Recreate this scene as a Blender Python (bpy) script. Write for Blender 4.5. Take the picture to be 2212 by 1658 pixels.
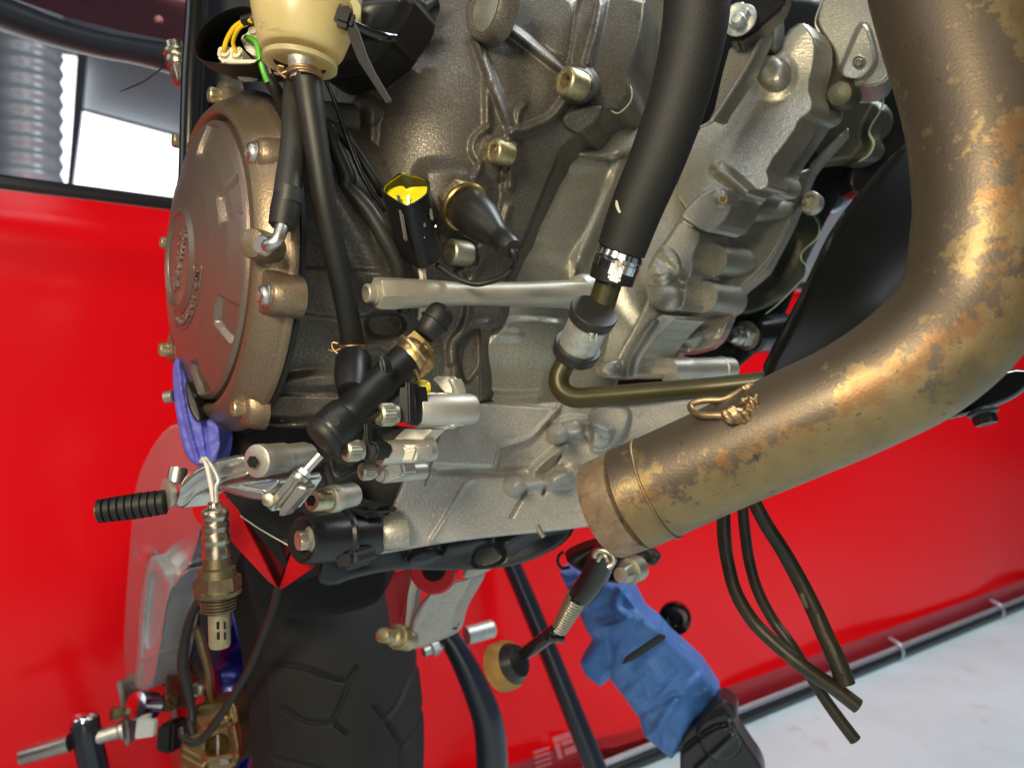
import bpy, bmesh, math, random
import numpy as np
from mathutils import Vector, Matrix
random.seed(7)
for o in list(bpy.data.objects): bpy.data.objects.remove(o)
sc = bpy.context.scene
COL = sc.collection
# ------------------------------------------------------------------ camera, world, lamps, exposure
FPX = 1580.0; CX, CY = 1106.0, 829.0; CAMZ = 0.75
cam_d = bpy.data.cameras.new('camera'); cam = bpy.data.objects.new('camera', cam_d); COL.objects.link(cam)
cam.location = (0, 0, CAMZ); cam.rotation_euler = (math.pi/2, 0, 0)
cam_d.sensor_width = 36; cam_d.lens = 36*FPX/2212; cam_d.clip_start = 0.01; cam_d.clip_end = 60
cam_d.dof.use_dof = True; cam_d.dof.focus_distance = 0.44; cam_d.dof.aperture_fstop = 8
sc.camera = cam
w = bpy.data.worlds.new('World'); sc.world = w; w.use_nodes = True
bg = w.node_tree.nodes['Background']; bg.inputs[0].default_value = (0.80, 0.86, 1.0, 1); bg.inputs[1].default_value = 0.035
sc.view_settings.view_transform = 'Standard'; sc.view_settings.look = 'None'
sc.view_settings.exposure = -0.42; sc.view_settings.gamma = 1.0
def area(name, loc, target, size, power, col, sy=None, spread=None):
    l = bpy.data.lights.new(name, 'AREA'); l.energy = power; l.color = col; l.size = size
    if sy: l.shape = 'RECTANGLE'; l.size_y = sy
    else: l.shape = 'DISK'
    if spread: l.spread = math.radians(spread)
    o = bpy.data.objects.new(name, l); COL.objects.link(o); o.location = loc
    o.rotation_euler = (Vector(target)-Vector(loc)).to_track_quat('-Z', 'Y').to_euler()
    return o
area('work_lamp', (-0.21, -0.17, CAMZ+0.25), (0.10, 0.5, CAMZ-0.02), 0.20, 7.3, (1.0, 0.87, 0.60))
area('front_fill', (0.25, -1.3, CAMZ-0.10), (0.15, 0.6, CAMZ-0.10), 1.1, 8.0, (1.0, 0.92, 0.78))  # added soft fill from behind the camera, lifts the castings
area('overhead_fill', (-0.2, -0.5, 2.7), (0.1, 1.1, 0.5), 2.2, 15, (0.90, 0.95, 1.0), 0.5)  # added overhead fill that brightens the banner and engine
area('overhead_fill', (1.5, 1.1, 2.7), (1.5, 1.25, 0.0), 1.6, 85, (0.88, 0.97, 1.0), 0.5)  # added overhead fill that brightens the floor
area('daylight_opening', (-2.2, -0.3, 1.8), (-0.3, 0.7, 0.75), 1.4, 8, (0.80, 0.90, 1.0), 1.0)
area('banner_backlight', (-0.87, 2.3, 0.60), (-0.127, 1.232, 0.55), 4.6, 52, (1.0, 0.97, 0.92), 0.7)  # added lamp hidden behind the vinyl so the red shines through
# ------------------------------------------------------------------ pixel helpers (photo seen at 2212 x 1658)
def ray(x, y): return Vector(((x-CX)/FPX, 1.0, -(y-CY)/FPX))
C0 = Vector((0, 0, CAMZ))
def P(x, y, d): return C0 + ray(x, y)*d
def S(px, d): return px*d/FPX
def zone(x0, y0, k):
    return lambda zx, zy: ((x0 + zx*k), (y0 + zy*k))
Z0 = lambda x, y: (x, y)
Z1 = zone(345.6, 0, .27357); Z2 = zone(864.1, 0, .27357); Z3 = zone(1382.6, 0, .27357)
Z4 = zone(311.1, 388.8, .33867); Z5 = zone(760.4, 328.4, .27357); Z6 = zone(1166.5, 432, .27357)
Z7 = zone(604.9, 648.1, .36482); Z8 = zone(172.8, 907.3, .45274)
Y1 = zone(0, 0, .29186); Y2 = zone(1166.5, 734.5, .35158); Y3 = zone(777.7, 1166.5, .35158)
Y4 = zone(1469, 1036.9, .37475); Y5 = zone(1641.8, 0, .469); Y6 = zone(0, 993.7, .40084)
Y7 = zone(518.5, 1166.5, .29648); Y8 = zone(345.6, 216, .41673)
def Q(z, s):
    out = []
    for t in s.split():
        a = t.split(',')
        x, y = z(float(a[0]), float(a[1]))
        out.append((x, y) + tuple(float(v) for v in a[2:]))
    return out
TH = math.radians(52)
N = Vector((-math.sin(TH), -math.cos(TH), 0))      # outward on the clutch side
F = Vector((math.cos(TH), -math.sin(TH), 0))       # forward along the motorcycle
UP = Vector((0, 0, 1))
def hit(x, y, p0, n):
    r = ray(x, y); return C0 + r*((p0-C0).dot(n)/r.dot(n))
# ------------------------------------------------------------------ materials
MATS = {}
def M(name, col, met=0.0, ro=0.5, var=0.0, vscale=60, bump=0.0, bscale=900, spots=None, flake=0.0, coat=0.0, trans=0.0, sss=0.0, emit=0.0, stretch=None, spec=0.5, dirt=None):
    m = bpy.data.materials.new(name); m.use_nodes = True; MATS[name] = m
    nt = m.node_tree; ns = nt.nodes; L = nt.links
    b = ns['Principled BSDF']
    b.inputs['Metallic'].default_value = met; b.inputs['Roughness'].default_value = ro
    b.inputs['Coat Weight'].default_value = coat; b.inputs['Coat Roughness'].default_value = 0.08
    b.inputs['Transmission Weight'].default_value = trans
    b.inputs['Specular IOR Level'].default_value = spec
    if sss: b.inputs['Subsurface Weight'].default_value = sss; b.inputs['Subsurface Radius'].default_value = (1, .8, .4); b.inputs['Subsurface Scale'].default_value = 0.02
    if emit: b.inputs['Emission Color'].default_value = (*col, 1); b.inputs['Emission Strength'].default_value = emit
    tc = ns.new('ShaderNodeNewGeometry')
    vec = tc.outputs['Position']
    if stretch:
        mp = ns.new('ShaderNodeMapping'); mp.inputs['Scale'].default_value = stretch; L.new(vec, mp.inputs[0]); vec = mp.outputs[0]
    def noise(sc_, det=4, rough=.6):
        n = ns.new('ShaderNodeTexNoise'); n.inputs['Scale'].default_value = sc_; n.inputs['Detail'].default_value = det
        n.inputs['Roughness'].default_value = rough; L.new(vec, n.inputs['Vector']); return n.outputs[0]
    def ramp(src, a, b_, c0=(0, 0, 0, 1), c1=(1, 1, 1, 1)):
        r = ns.new('ShaderNodeValToRGB'); r.color_ramp.elements[0].position = a; r.color_ramp.elements[1].position = b_
        r.color_ramp.elements[0].color = c0; r.color_ramp.elements[1].color = c1; L.new(src, r.inputs[0]); return r.outputs[0]
    def mix(f, a, b_):
        x = ns.new('ShaderNodeMix'); x.data_type = 'RGBA'
        if hasattr(f, 'links'): L.new(f, x.inputs[0])
        else: x.inputs[0].default_value = f
        for i, v in ((6, a), (7, b_)):
            if hasattr(v, 'links'): L.new(v, x.inputs[i])
            else: x.inputs[i].default_value = (*v[:3], 1)
        return x.outputs[2]
    c = None
    if var:
        lo = tuple(max(0, v*(1-var)) for v in col); hi = tuple(min(1, v*(1+var)) for v in col)
        c = ramp(noise(vscale, 5), .3, .7, (*lo, 1), (*hi, 1))
    if flake:
        fl = ramp(noise(800, 3, .7), .50, .68)
        c = mix(fl, c if c else col, tuple(min(1, v*(1+flake)) for v in col))
        rr = ns.new('ShaderNodeMapRange'); L.new(fl, rr.inputs[0]); rr.inputs[3].default_value = ro; rr.inputs[4].default_value = max(.12, ro-.16); L.new(rr.outputs[0], b.inputs['Roughness'])
    for sp in (spots or []):
        scol, ssc, a, bb = sp
        c = mix(ramp(noise(ssc, 8, .65), a, bb), c if c else col, scol)
    if c: L.new(c, b.inputs['Base Color'])
    else: b.inputs['Base Color'].default_value = (*col, 1)
    if bump:
        bn = ns.new('ShaderNodeBump'); bn.inputs['Strength'].default_value = bump; bn.inputs['Distance'].default_value = 0.0006
        L.new(noise(bscale, 3), bn.inputs['Height']); L.new(bn.outputs[0], b.inputs['Normal'])
    return m
M('cast_dark', (.128, .116, .098), .52, .48, .12, 40, .5, 650, flake=1.1, spots=[((.080, .060, .052), 45, .55, .75)])
M('cast_light', (.37, .355, .30), .68, .41, .10, 35, .5, 650, flake=.8, spots=[((.25, .23, .19), 60, .60, .85)])
M('cast_sump', (.47, .45, .415), .45, .46, .14, 30, .6, 700, flake=.5, spots=[((.26, .24, .2), 70, .58, .85), ((.15, .13, .11), 300, .70, .76)])
M('cast_olive', (.10, .10, .072), .6, .5, .15, 40, .4, 900, flake=.8)
M('magnesium', (.235, .175, .118), .72, .44, .08, 40, .35, 750, flake=.5)
M('magnesium_disc', (.24, .185, .155), .70, .40, .06, 40, .22, 800, flake=.25)
M('alloy', (.56, .53, .47), .75, .46, .10, 80, .3, 900, spots=[((.45, .42, .36), 140, .6, .85)])
M('alloy_rod', (.43, .395, .325), .45, .42, .08, 70, .10, 1500, spots=[((.30, .26, .2), 160, .62, .9), ((.12, .1, .08), 420, .72, .76)])
M('polished', (.80, .80, .80), 1.0, .13, .05, 60, .05, 500, spots=[((.55, .53, .5), 90, .6, .8)])
M('steel', (.60, .58, .53), 1.0, .36, .12, 150, .08, 1200, spots=[((.35, .31, .26), 260, .6, .8)])
M('zinc', (.62, .55, .36), .95, .36, .18, 250, .15, 1800, spots=[((.30, .24, .13), 300, .58, .72)])
M('zinc_rusty', (.55, .47, .27), .9, .42, .18, 250, .2, 1800, spots=[((.28, .11, .04), 260, .56, .68)])
M('zinc_grey', (.48, .45, .36), .85, .42, .15, 200, .2, 1500)
M('brass', (.60, .40, .16), .95, .30, .25, 220, .1, 1300, spots=[((.22, .07, .05), 160, .52, .7)])
M('bronze_wire', (.36, .24, .13), .9, .42, .25, 300, .1, 1500)
M('galvanised', (.62, .64, .60), .75, .5, .2, 260, .35, 700)
M('rubber', (.010, .0096, .0088), 0, .50, .15, 80, .12, 1200, spots=[((.03, .027, .022), 120, .6, .9)])
M('rubber_grey', (.024, .0235, .021), 0, .44, .12, 60, .08, 900)
M('boot_rubber', (.014, .0135, .012), 0, .40, .15, 60, .12, 700, spots=[((.035, .031, .02), 90, .58, .85)])
M('black_gloss', (.009, .009, .0095), 0, .22, .1, 60, .03, 300, coat=.4)
M('black_plastic', (.010, .010, .011), 0, .36, .1, 80, .08, 1400)
M('black_paint', (.018, .018, .02), 0, .34, .15, 80, .25, 500, spots=[((.045, .042, .04), 200, .62, .8)])
M('olive_tube', (.050, .043, .014), .25, .38, .10, 60, .08, 900, spots=[((.20, .19, .12), 420, .70, .78)])
M('white_plastic', (.62, .58, .48), 0, .38, .12, 120, .1, 900, spots=[((.16, .13, .06), 170, .62, .8)])
M('wire_yellow', (.85, .55, .02), 0, .35, .06); M('wire_green', (.10, .42, .03), 0, .35); M('wire_blue', (.03, .18, .55), 0, .35)
M('wire_orange', (.70, .20, .05), 0, .4); M('wire_white', (.72, .64, .58), 0, .4, .08, 150)
M('yellow_plastic', (.95, .83, .02), 0, .35, .05, 100)
M('reservoir', (.80, .66, .33), 0, .30, .06, 40, .05, 300, trans=.45, sss=.55, spots=[((.72, .46, .14), 30, .55, .9)])
M('tie_black', (.008, .008, .009), 0, .6, spec=.25)
M('blue_tape', (.065, .19, .52), 0, .6, .18, 30, .35, 90, spots=[((.16, .30, .60), 50, .56, .8)])
M('violet_tape', (.13, .14, .58), 0, .55, .18, 40, .5, 120)
M('tyre', (.010, .0095, .009), 0, .72, .2, 25, .25, 700)
M('tyre_groove', (.006, .006, .006), 0, .8)
M('rim_blue', (.01, .012, .22), .5, .25, .1, 40, coat=.5)
M('caliper_gold', (.42, .32, .15), .85, .34, .15, 60, .15, 800)
M('red_paint_and_reflection', (.62, .008, .012), 0, .28, .06, 20, coat=.4)  # plain red paint; on the hugger facets it is painted-in banner reflection
M('swing_alloy', (.58, .58, .62), .8, .27, .06, 12, .10, 25)
M('swing_grey', (.16, .155, .15), .7, .42, .1, 40, .1, 400)
M('beam_alloy', (.52, .52, .55), .55, .36, .06, 20, .1, 300)
M('brushed', (.66, .64, .60), .95, .27, .08, 60, .08, 700)
M('blue_grey_paint', (.02, .025, .04), 0, .28, .1, 30, coat=.3)
M('white_tag', (.70, .74, .74), 0, .5, .06, 200)
M('gasket', (.42, .50, .34), .2, .5); M('gasket_black', (.012, .012, .012), 0, .5)
M('spring', (.58, .53, .42), .9, .34, .1, 200)
M('foot_rubber', (.34, .20, .05), 0, .6, .3, 80, .2, 500)
M('sensor_brown', (.20, .155, .09), .8, .42, .25, 160, .2, 900)
M('sensor_silver', (.56, .48, .36), .95, .26, .2, 180, .1, 900, spots=[((.25, .17, .08), 200, .55, .75)])
M('sensor_ash', (.34, .29, .19), .45, .62, .15, 150, .25, 900, spots=[((.62, .58, .5), 110, .63, .68)])
M('hole', (.004, .004, .004), 0, .9)
M('shroud', (.005, .005, .005), 0, .28, .2, 40, .05, 300, spec=.35)
M('screen_print', (.80, .16, .18), 0, .4)
# ------------------------------------------------------------------ object helpers
def link(name, me, mat, parent=None, smooth=True, angle=40):
    o = bpy.data.objects.new(name, me); COL.objects.link(o)
    if mat: me.materials.append(MATS[mat])
    if parent is not None:
        o.parent = parent; o.matrix_parent_inverse = root_inv(parent)
    return o
def root_inv(p):
    m = Matrix.Identity(4); q = p
    while q is not None:
        m = q.matrix_basis @ m if q.parent is None else (q.matrix_parent_inverse @ q.matrix_basis @ m); q = q.parent
    return m.inverted()
def thing(name, label, cat, loc, group=None):
    o = bpy.data.objects.new(name, None); COL.objects.link(o); o.location = loc; o.empty_display_size = .02
    o['label'] = label; o['category'] = cat
    if group: o['group'] = group
    return o
def tag(o, label, cat, group=None):
    o['label'] = label; o['category'] = cat
    if group: o['group'] = group
    return o
def part_label(o, label): o['label'] = label; return o
def shade(me, angle=40):
    me.polygons.foreach_set('use_smooth', [True]*len(me.polygons))
    try: me.set_sharp_from_angle(angle=math.radians(angle))
    except Exception: pass
def mesh(name, vs, fs, angle=40):
    me = bpy.data.meshes.new(name); me.from_pydata([tuple(v) for v in vs], [], fs); me.update()
    bm = bmesh.new(); bm.from_mesh(me); bmesh.ops.recalc_face_normals(bm, faces=bm.faces); bm.to_mesh(me); bm.free()
    shade(me, angle); return me
def frame(axis):
    a = Vector(axis).normalized(); h = Vector((0, 0, 1)) if abs(a.z) < .9 else Vector((1, 0, 0))
    u = h.cross(a).normalized(); v = a.cross(u).normalized(); return u, v, a
def loft(name, rings, mat, parent, cap0=True, cap1=True, angle=40, closed=True):
    n = len(rings[0]); vs = [v for r in rings for v in r]; fs = []
    for i in range(len(rings)-1):
        for j in range(n if closed else n-1):
            k = (j+1) % n
            fs.append((i*n+j, i*n+k, (i+1)*n+k, (i+1)*n+j))
    if cap0: fs.append(tuple(range(n)))
    if cap1: fs.append(tuple(range((len(rings)-1)*n, len(rings)*n)))
    return link(name, mesh(name, vs, fs, angle), mat, parent)
def lathe(name, base, axis, prof, mat, parent, seg=40, angle=40, cap0=True, cap1=True, ngon=None, knurl=None):
    """prof: (s, r) or (s, r, 'h') for a hexagonal ring"""
    u, v, a = frame(axis); rings = []
    for pr in prof:
        s, r = pr[0], max(pr[1], 1e-5); ring = []
        hexa = len(pr) > 2 and pr[2] == 'h'; kn = len(pr) > 2 and pr[2] == 'k'
        for j in range(seg):
            t = 2*math.pi*j/seg; rr = r
            if hexa:
                q = (t % (math.pi/3)) - math.pi/6; rr = r*math.cos(math.pi/6)/math.cos(q)
            if kn: rr = r*(1 + (.035 if j % 2 else -.02))
            ring.append(Vector(base) + a*s + u*(rr*math.cos(t)) + v*(rr*math.sin(t)))
        rings.append(ring)
    return loft(name, rings, mat, parent, cap0, cap1, angle)
def spline(pts, n=10):
    pts = [Vector(p) for p in pts]
    if len(pts) == 2: return [pts[0].lerp(pts[1], i/n) for i in range(n+1)]
    ext = [pts[0]*2-pts[1]] + pts + [pts[-1]*2-pts[-2]]; out = []
    for i in range(1, len(ext)-2):
        p0, p1, p2, p3 = ext[i-1:i+3]
        for k in range(n):
            t = k/n
            out.append(.5*((2*p1) + (p2-p0)*t + (2*p0-5*p1+4*p2-p3)*t*t + (3*p1-p0-3*p2+p3)*t**3))
    out.append(pts[-1]); return out
def tube3(name, pts, rad, mat, parent, n=10, seg=16, ribs=None, cap=True, flat=None, angle=50):
    """pts world points, rad list or float in metres"""
    if not hasattr(rad, '__len__'): rad = [rad]*len(pts)
    c = spline(pts, n); rs = [v.x for v in spline([Vector((r, 0, 0)) for r in rad], n)]
    if ribs:                                              # resample evenly for ring ridges
        amp, pitch = ribs; L = [0]
        for i in range(1, len(c)): L.append(L[-1] + (c[i]-c[i-1]).length)
        m = int(L[-1]/pitch*4); cc = []; rr = []; k = 0
        for i in range(m+1):
            s = L[-1]*i/m
            while k < len(L)-2 and L[k+1] < s: k += 1
            t = (s-L[k])/max(1e-9, L[k+1]-L[k]); cc.append(c[k].lerp(c[k+1], t))
            rr.append((rs[k]*(1-t)+rs[k+1]*t) + amp*(0, 1, 0, -1)[i % 4])
        c, rs = cc, rr
    rings = []; u = None
    for i in range(len(c)):
        t = (c[min(i+1, len(c)-1)] - c[max(i-1, 0)]).normalized()
        if u is None: u = frame(t)[0]
        u = (u - t*u.dot(t)).normalized(); v = t.cross(u)
        rings.append([c[i] + u*(rs[i]*math.cos(2*math.pi*j/seg)) + v*(rs[i]*(flat or 1)*math.sin(2*math.pi*j/seg)) for j in range(seg)])
    return loft(name, rings, mat, parent, cap, cap, angle)
def tube(name, pts, rpx, mat, parent, **k):
    """pts = (x, y, d) in photo pixels and metres of depth, rpx in photo pixels"""
    if not hasattr(rpx, '__len__'): rpx = [rpx]*len(pts)
    return tube3(name, [P(*p) for p in pts], [S(r, p[2]) for r, p in zip(rpx, pts)], mat, parent, **k)
def rod(name, a, b, prof, mat, parent, **k):
    """solid of revolution from pixel point a to b; prof = (t 0..1 (may overshoot), radius px)"""
    A, B = P(*a), P(*b); L = (B-A).length; d = (a[2]+b[2])/2
    return lathe(name, A, B-A, [(q[0]*L, S(q[1], a[2]+(b[2]-a[2])*min(1, max(0, q[0])))) + tuple(q[2:]) for q in prof], mat, parent, **k)
def pts3(poly, d, plane=None):
    if plane: return [hit(x[0], x[1], *plane) for x in poly]
    return [P(x[0], x[1], x[2] if len(x) > 2 else d) for x in poly]
def plate(name, poly, d, thick, mat, parent, bevel=.0008, plane=None, seg=2, angle=35):
    """outline (pixels) given thickness along a vector"""
    p = pts3(poly, d, plane); bm = bmesh.new()
    vs = [bm.verts.new(v) for v in p]; f = bm.faces.new(vs)
    ex = bmesh.ops.extrude_face_region(bm, geom=[f]); nv = [g for g in ex['geom'] if isinstance(g, bmesh.types.BMVert)]
    bmesh.ops.translate(bm, verts=nv, vec=Vector(thick))
    bmesh.ops.recalc_face_normals(bm, faces=bm.faces)
    if bevel: bmesh.ops.bevel(bm, geom=list(bm.edges), offset=bevel, segments=seg, affect='EDGES', clamp_overlap=True)
    me = bpy.data.meshes.new(name); bm.to_mesh(me); bm.free(); shade(me, angle)
    return link(name, me, mat, parent)
def box(name, c, size, mat, parent, axes=None, bevel=.001):
    bm = bmesh.new(); bmesh.ops.create_cube(bm, size=1)
    ax = axes or (Vector((1, 0, 0)), Vector((0, 1, 0)), UP)
    for v in bm.verts: v.co = Vector(c) + ax[0]*(v.co.x*size[0]) + ax[1]*(v.co.y*size[1]) + ax[2]*(v.co.z*size[2])
    bmesh.ops.recalc_face_normals(bm, faces=bm.faces)
    if bevel: bmesh.ops.bevel(bm, geom=list(bm.edges), offset=bevel, segments=2, affect='EDGES')
    me = bpy.data.meshes.new(name); bm.to_mesh(me); bm.free(); shade(me, 35)
    return link(name, me, mat, parent)
# ---- cast surfaces: an outline filled with a fine grid whose depth carries steps, ribs and bosses
def chaikin(p, n=2):
    p = [tuple(q[:2]) for q in p]
    for _ in range(n):
        q = []
        for i in range(len(p)):
            a, b = p[i], p[(i+1) % len(p)]
            q += [(a[0]*.75+b[0]*.25, a[1]*.75+b[1]*.25), (a[0]*.25+b[0]*.75, a[1]*.25+b[1]*.75)]
        p = q
    return p
def chaikin_open(p, n=2):
    p = [tuple(q[:2]) for q in p]
    for _ in range(n):
        q = [p[0]]
        for i in range(len(p)-1):
            a, b = p[i], p[i+1]
            q += [(a[0]*.75+b[0]*.25, a[1]*.75+b[1]*.25), (a[0]*.25+b[0]*.75, a[1]*.25+b[1]*.75)]
        p = q + [p[-1]]
    return p
def inside(X, Y, poly):
    r = np.zeros(X.shape, bool); n = len(poly)
    for i in range(n):
        x1, y1 = poly[i]; x2, y2 = poly[(i+1) % n]
        if y1 == y2: continue
        c = ((y1 > Y) != (y2 > Y)) & (X < (x2-x1)*(Y-y1)/(y2-y1)+x1); r ^= c
    return r
def near(X, Y, poly, closed=True):
    D = np.full(X.shape, 1e9); NX = X.copy(); NY = Y.copy(); n = len(poly)
    for i in range(n if closed else n-1):
        x1, y1 = poly[i]; x2, y2 = poly[(i+1) % n]; dx, dy = x2-x1, y2-y1
        t = np.clip(((X-x1)*dx+(Y-y1)*dy)/max(dx*dx+dy*dy, 1e-9), 0, 1); px = x1+t*dx; py = y1+t*dy
        dd = np.hypot(X-px, Y-py); m = dd < D; D = np.where(m, dd, D); NX = np.where(m, px, NX); NY = np.where(m, py, NY)
    return D, NX, NY
def sm(t): t = np.clip(t, 0, 1); return t*t*(3-2*t)
def tps(ctrl):
    C = np.array([c[:2] for c in ctrl], float)/500.; v = np.array([1/c[2] for c in ctrl]); n = len(C)
    def U(r2): return np.where(r2 > 1e-12, r2*np.log(r2+1e-12), 0)
    K = U(((C[:, None]-C[None])**2).sum(-1)) + np.eye(n)*.02; A = np.zeros((n+3, n+3)); A[:n, :n] = K
    A[:n, n] = 1; A[:n, n+1:] = C; A[n, :n] = 1; A[n+1:, :n] = C.T
    w_ = np.linalg.lstsq(A, np.concatenate([v, [0, 0, 0]]), rcond=None)[0]
    def f(X, Y):
        x = X/500.; y = Y/500.; s = w_[n]+w_[n+1]*x+w_[n+2]*y
        for i in range(n): s = s + w_[i]*U((x-C[i, 0])**2+(y-C[i, 1])**2)
        return 1/s
    return f
def feat(X, Y, fs):
    h = np.zeros(X.shape)
    for ft in fs:
        k = ft[0]
        if k == 'poly':                    # raised (or sunk) area: pts, height, flank width
            _, p, hh, wd = ft[:4]; p = chaikin(p, 2) if len(ft) < 5 else p
            D = near(X, Y, p)[0]; sd = np.where(inside(X, Y, p), D, -D); h += hh*sm((sd+wd/2)/wd)
        elif k == 'seg':                   # rib / groove along a line: pts, height, half width
            _, p, hh, r = ft[:4]; D = near(X, Y, chaikin_open(p, 2), False)[0]; h += hh*sm(1-D/r)
        elif k == 'dome':
            _, x, y, r, hh = ft; D = np.hypot(X-x, Y-y); h += hh*np.sqrt(np.clip(1-(D/r)**2, 0, 1))
        elif k == 'boss':                  # flat-topped boss
            _, x, y, r, hh, wd = ft; D = np.hypot(X-x, Y-y); h += hh*sm((r-D+wd/2)/wd)
        elif k == 'half':                  # step across a line: everything on its left side is raised
            _, a, b, hh, wd = ft; nx, ny = b[1]-a[1], -(b[0]-a[0]); l = math.hypot(nx, ny); sd = ((X-a[0])*nx+(Y-a[1])*ny)/l
            h += hh*sm((sd+wd/2)/wd)
        elif k == 'wob':
            _, hh, sc_ = ft; h += hh*(np.sin(X/sc_+1.3*np.sin(Y/sc_/1.7))*np.cos(Y/sc_*1.1+np.sin(X/sc_/2.1)))
    return h
def relief(name, poly, ctrl, feats, mat, parent, step=3.0, er=8, eh=.003, skirt=(0, .02, 0), smooth_poly=2, sk_n=1, hk=1.0):
    poly = chaikin(poly, smooth_poly) if smooth_poly else [tuple(q[:2]) for q in poly]
    A = np.array(poly); x0, y0 = A.min(0)-step; x1, y1 = A.max(0)+step
    xs = np.arange(x0, x1+step, step); ys = np.arange(y0, y1+step, step)
    gx, gy = np.meshgrid(xs, ys); cx_ = gx[:-1, :-1]+step/2; cy_ = gy[:-1, :-1]+step/2
    cell = inside(cx_, cy_, poly)
    cnt = np.zeros(gx.shape, int)
    cnt[:-1, :-1] += cell; cnt[1:, :-1] += cell; cnt[:-1, 1:] += cell; cnt[1:, 1:] += cell
    D, NX, NY = near(gx, gy, poly); used = cnt > 0
    bnd = used & (cnt < 4) & (D < step*1.6)
    X = np.where(bnd, NX, gx); Y = np.where(bnd, NY, gy); D = np.where(bnd, 0, D)
    dep = tps(ctrl)(X, Y) if len(ctrl) > 3 or True else None
    h = feat(X, Y, feats)*hk
    if er:
        t = np.clip(D/er, 0, 1); h = h - eh*(1-np.sqrt(np.clip(1-(1-t)**2, 0, 1)))
    d = dep - h
    idx = -np.ones(gx.shape, int); idx[used] = np.arange(used.sum())
    V = np.stack([(X-CX)/FPX*d, d, CAMZ-(Y-CY)/FPX*d], -1)[used]
    ii, jj = np.nonzero(cell)
    Fq = np.stack([idx[ii, jj], idx[ii+1, jj], idx[ii+1, jj+1], idx[ii, jj+1]], -1)
    # boundary edges -> skirt
    E = np.concatenate([Fq[:, [0, 1]], Fq[:, [1, 2]], Fq[:, [2, 3]], Fq[:, [3, 0]]]); key = np.sort(E, 1)
    _, inv, c = np.unique(key, axis=0, return_inverse=True, return_counts=True); be = E[c[inv.ravel()] == 1]
    bv = np.unique(be); mp = {int(v): len(V)+i for i, v in enumerate(bv)}
    V2 = np.concatenate([V, V[bv] + np.array(skirt)])
    fs = Fq.tolist() + [[int(a), mp[int(a)], mp[int(b)], int(b)][::-1] for a, b in be]
    me = bpy.data.meshes.new(name); me.from_pydata(V2.tolist(), [], fs); me.update()
    shade(me, 60)
    return link(name, me, mat, parent)
# ---- fasteners (meshes shared between alike ones)
_fm = {}
def fastener_mesh(kind, mat):
    key = (kind, mat)
    if key in _fm: return _fm[key]
    R = []
    seg = 48
    def ring(s, r, h=None):
        out = []
        for j in range(seg):
            t = 2*math.pi*j/seg; rr = r
            if h == 'h': q = (t % (math.pi/3))-math.pi/6; rr = r*math.cos(math.pi/6)/math.cos(q)
            if h == 'k': rr = r*(1.03 if j % 2 else .965)
            if h == 't': rr = r*(1+.18*math.cos(6*t))
            out.append((rr*math.cos(t), rr*math.sin(t), s))
        R.append(out)
    if kind == 'cap':       # knurled socket cap screw, head radius 1
        for a in [(-.5, .9), (-.1, .95), (-.08, 1, 'k'), (1.0, 1, 'k'), (1.04, .97), (1.2, .86), (1.2, .60), (1.17, .585, 'h'), (.55, .56, 'h'), (.50, .02)]: ring(*a)
    elif kind == 'plain':   # smooth socket cap screw
        for a in [(-.5, .9), (-.05, 1), (1.1, 1), (1.18, .97), (1.28, .86), (1.28, .62), (1.25, .6, 'h'), (.6, .57, 'h'), (.55, .02)]: ring(*a)
    elif kind == 'button':  # domed torx screw with collar
        for a in [(-.5, 1.0), (0, 1.0), (.10, 1.02), (.14, .98), (.16, .88), (.45, .84), (.62, .70), (.70, .5), (.70, .42, 't'), (.35, .38, 't'), (.33, .02)]: ring(*a)
    elif kind == 'hex':     # flanged hexagon bolt
        for a in [(-.4, .7), (-.02, 1.3), (.12, 1.32), (.22, 1.22), (.34, .98, 'h'), (1.0, .98, 'h'), (1.12, .86), (1.12, .62), (1.06, .52), (1.08, .02)]: ring(*a)
    n = seg; vs = [v for r in R for v in r]; fs = []
    for i in range(len(R)-1):
        for j in range(n): k = (j+1) % n; fs.append((i*n+j, i*n+k, (i+1)*n+k, (i+1)*n+j))
    fs.append(tuple(range((len(R)-1)*n, len(R)*n)))
    me = mesh('bolt_'+kind, vs, fs, 35); me.materials.append(MATS[mat]); _fm[key] = me; return me
def bolt(kind, x, y, d, rpx, mat, parent, axis=None, name='bolt'):
    u, v, a = frame(axis or N); r = S(rpx, d); o = bpy.data.objects.new(name, fastener_mesh(kind, mat)); COL.objects.link(o)
    c = P(x, y, d)
    mw = Matrix(((u.x*r, v.x*r, a.x*r, c.x), (u.y*r, v.y*r, a.y*r, c.y), (u.z*r, v.z*r, a.z*r, c.z), (0, 0, 0, 1)))
    o.matrix_basis = mw
    if parent is not None: o.parent = parent; o.matrix_parent_inverse = root_inv(parent)
    return o
def text_mesh(name, txt, origin, ux, uy, size, mat, parent, extrude=.0006, spacing=1.0, shear=0.0, align='CENTER', offset=0.0):
    cu = bpy.data.curves.new(name, 'FONT'); cu.body = txt; cu.size = size; cu.extrude = extrude; cu.align_x = align; cu.align_y = 'CENTER'
    cu.space_character = spacing; cu.shear = shear; cu.bevel_depth = extrude*.3; cu.resolution_u = 3; cu.offset = offset
    t = bpy.data.objects.new('tmp', cu); COL.objects.link(t); bpy.context.view_layer.update()
    me = bpy.data.meshes.new_from_object(t.evaluated_get(bpy.context.evaluated_depsgraph_get()))
    bpy.data.objects.remove(t)
    uz = ux.cross(uy)
    me.transform(Matrix(((ux.x, uy.x, uz.x, origin.x), (ux.y, uy.y, uz.y, origin.y), (ux.z, uy.z, uz.z, origin.z), (0, 0, 0, 1))))
    me.materials.clear(); return link(name, me, mat, parent)
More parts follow.
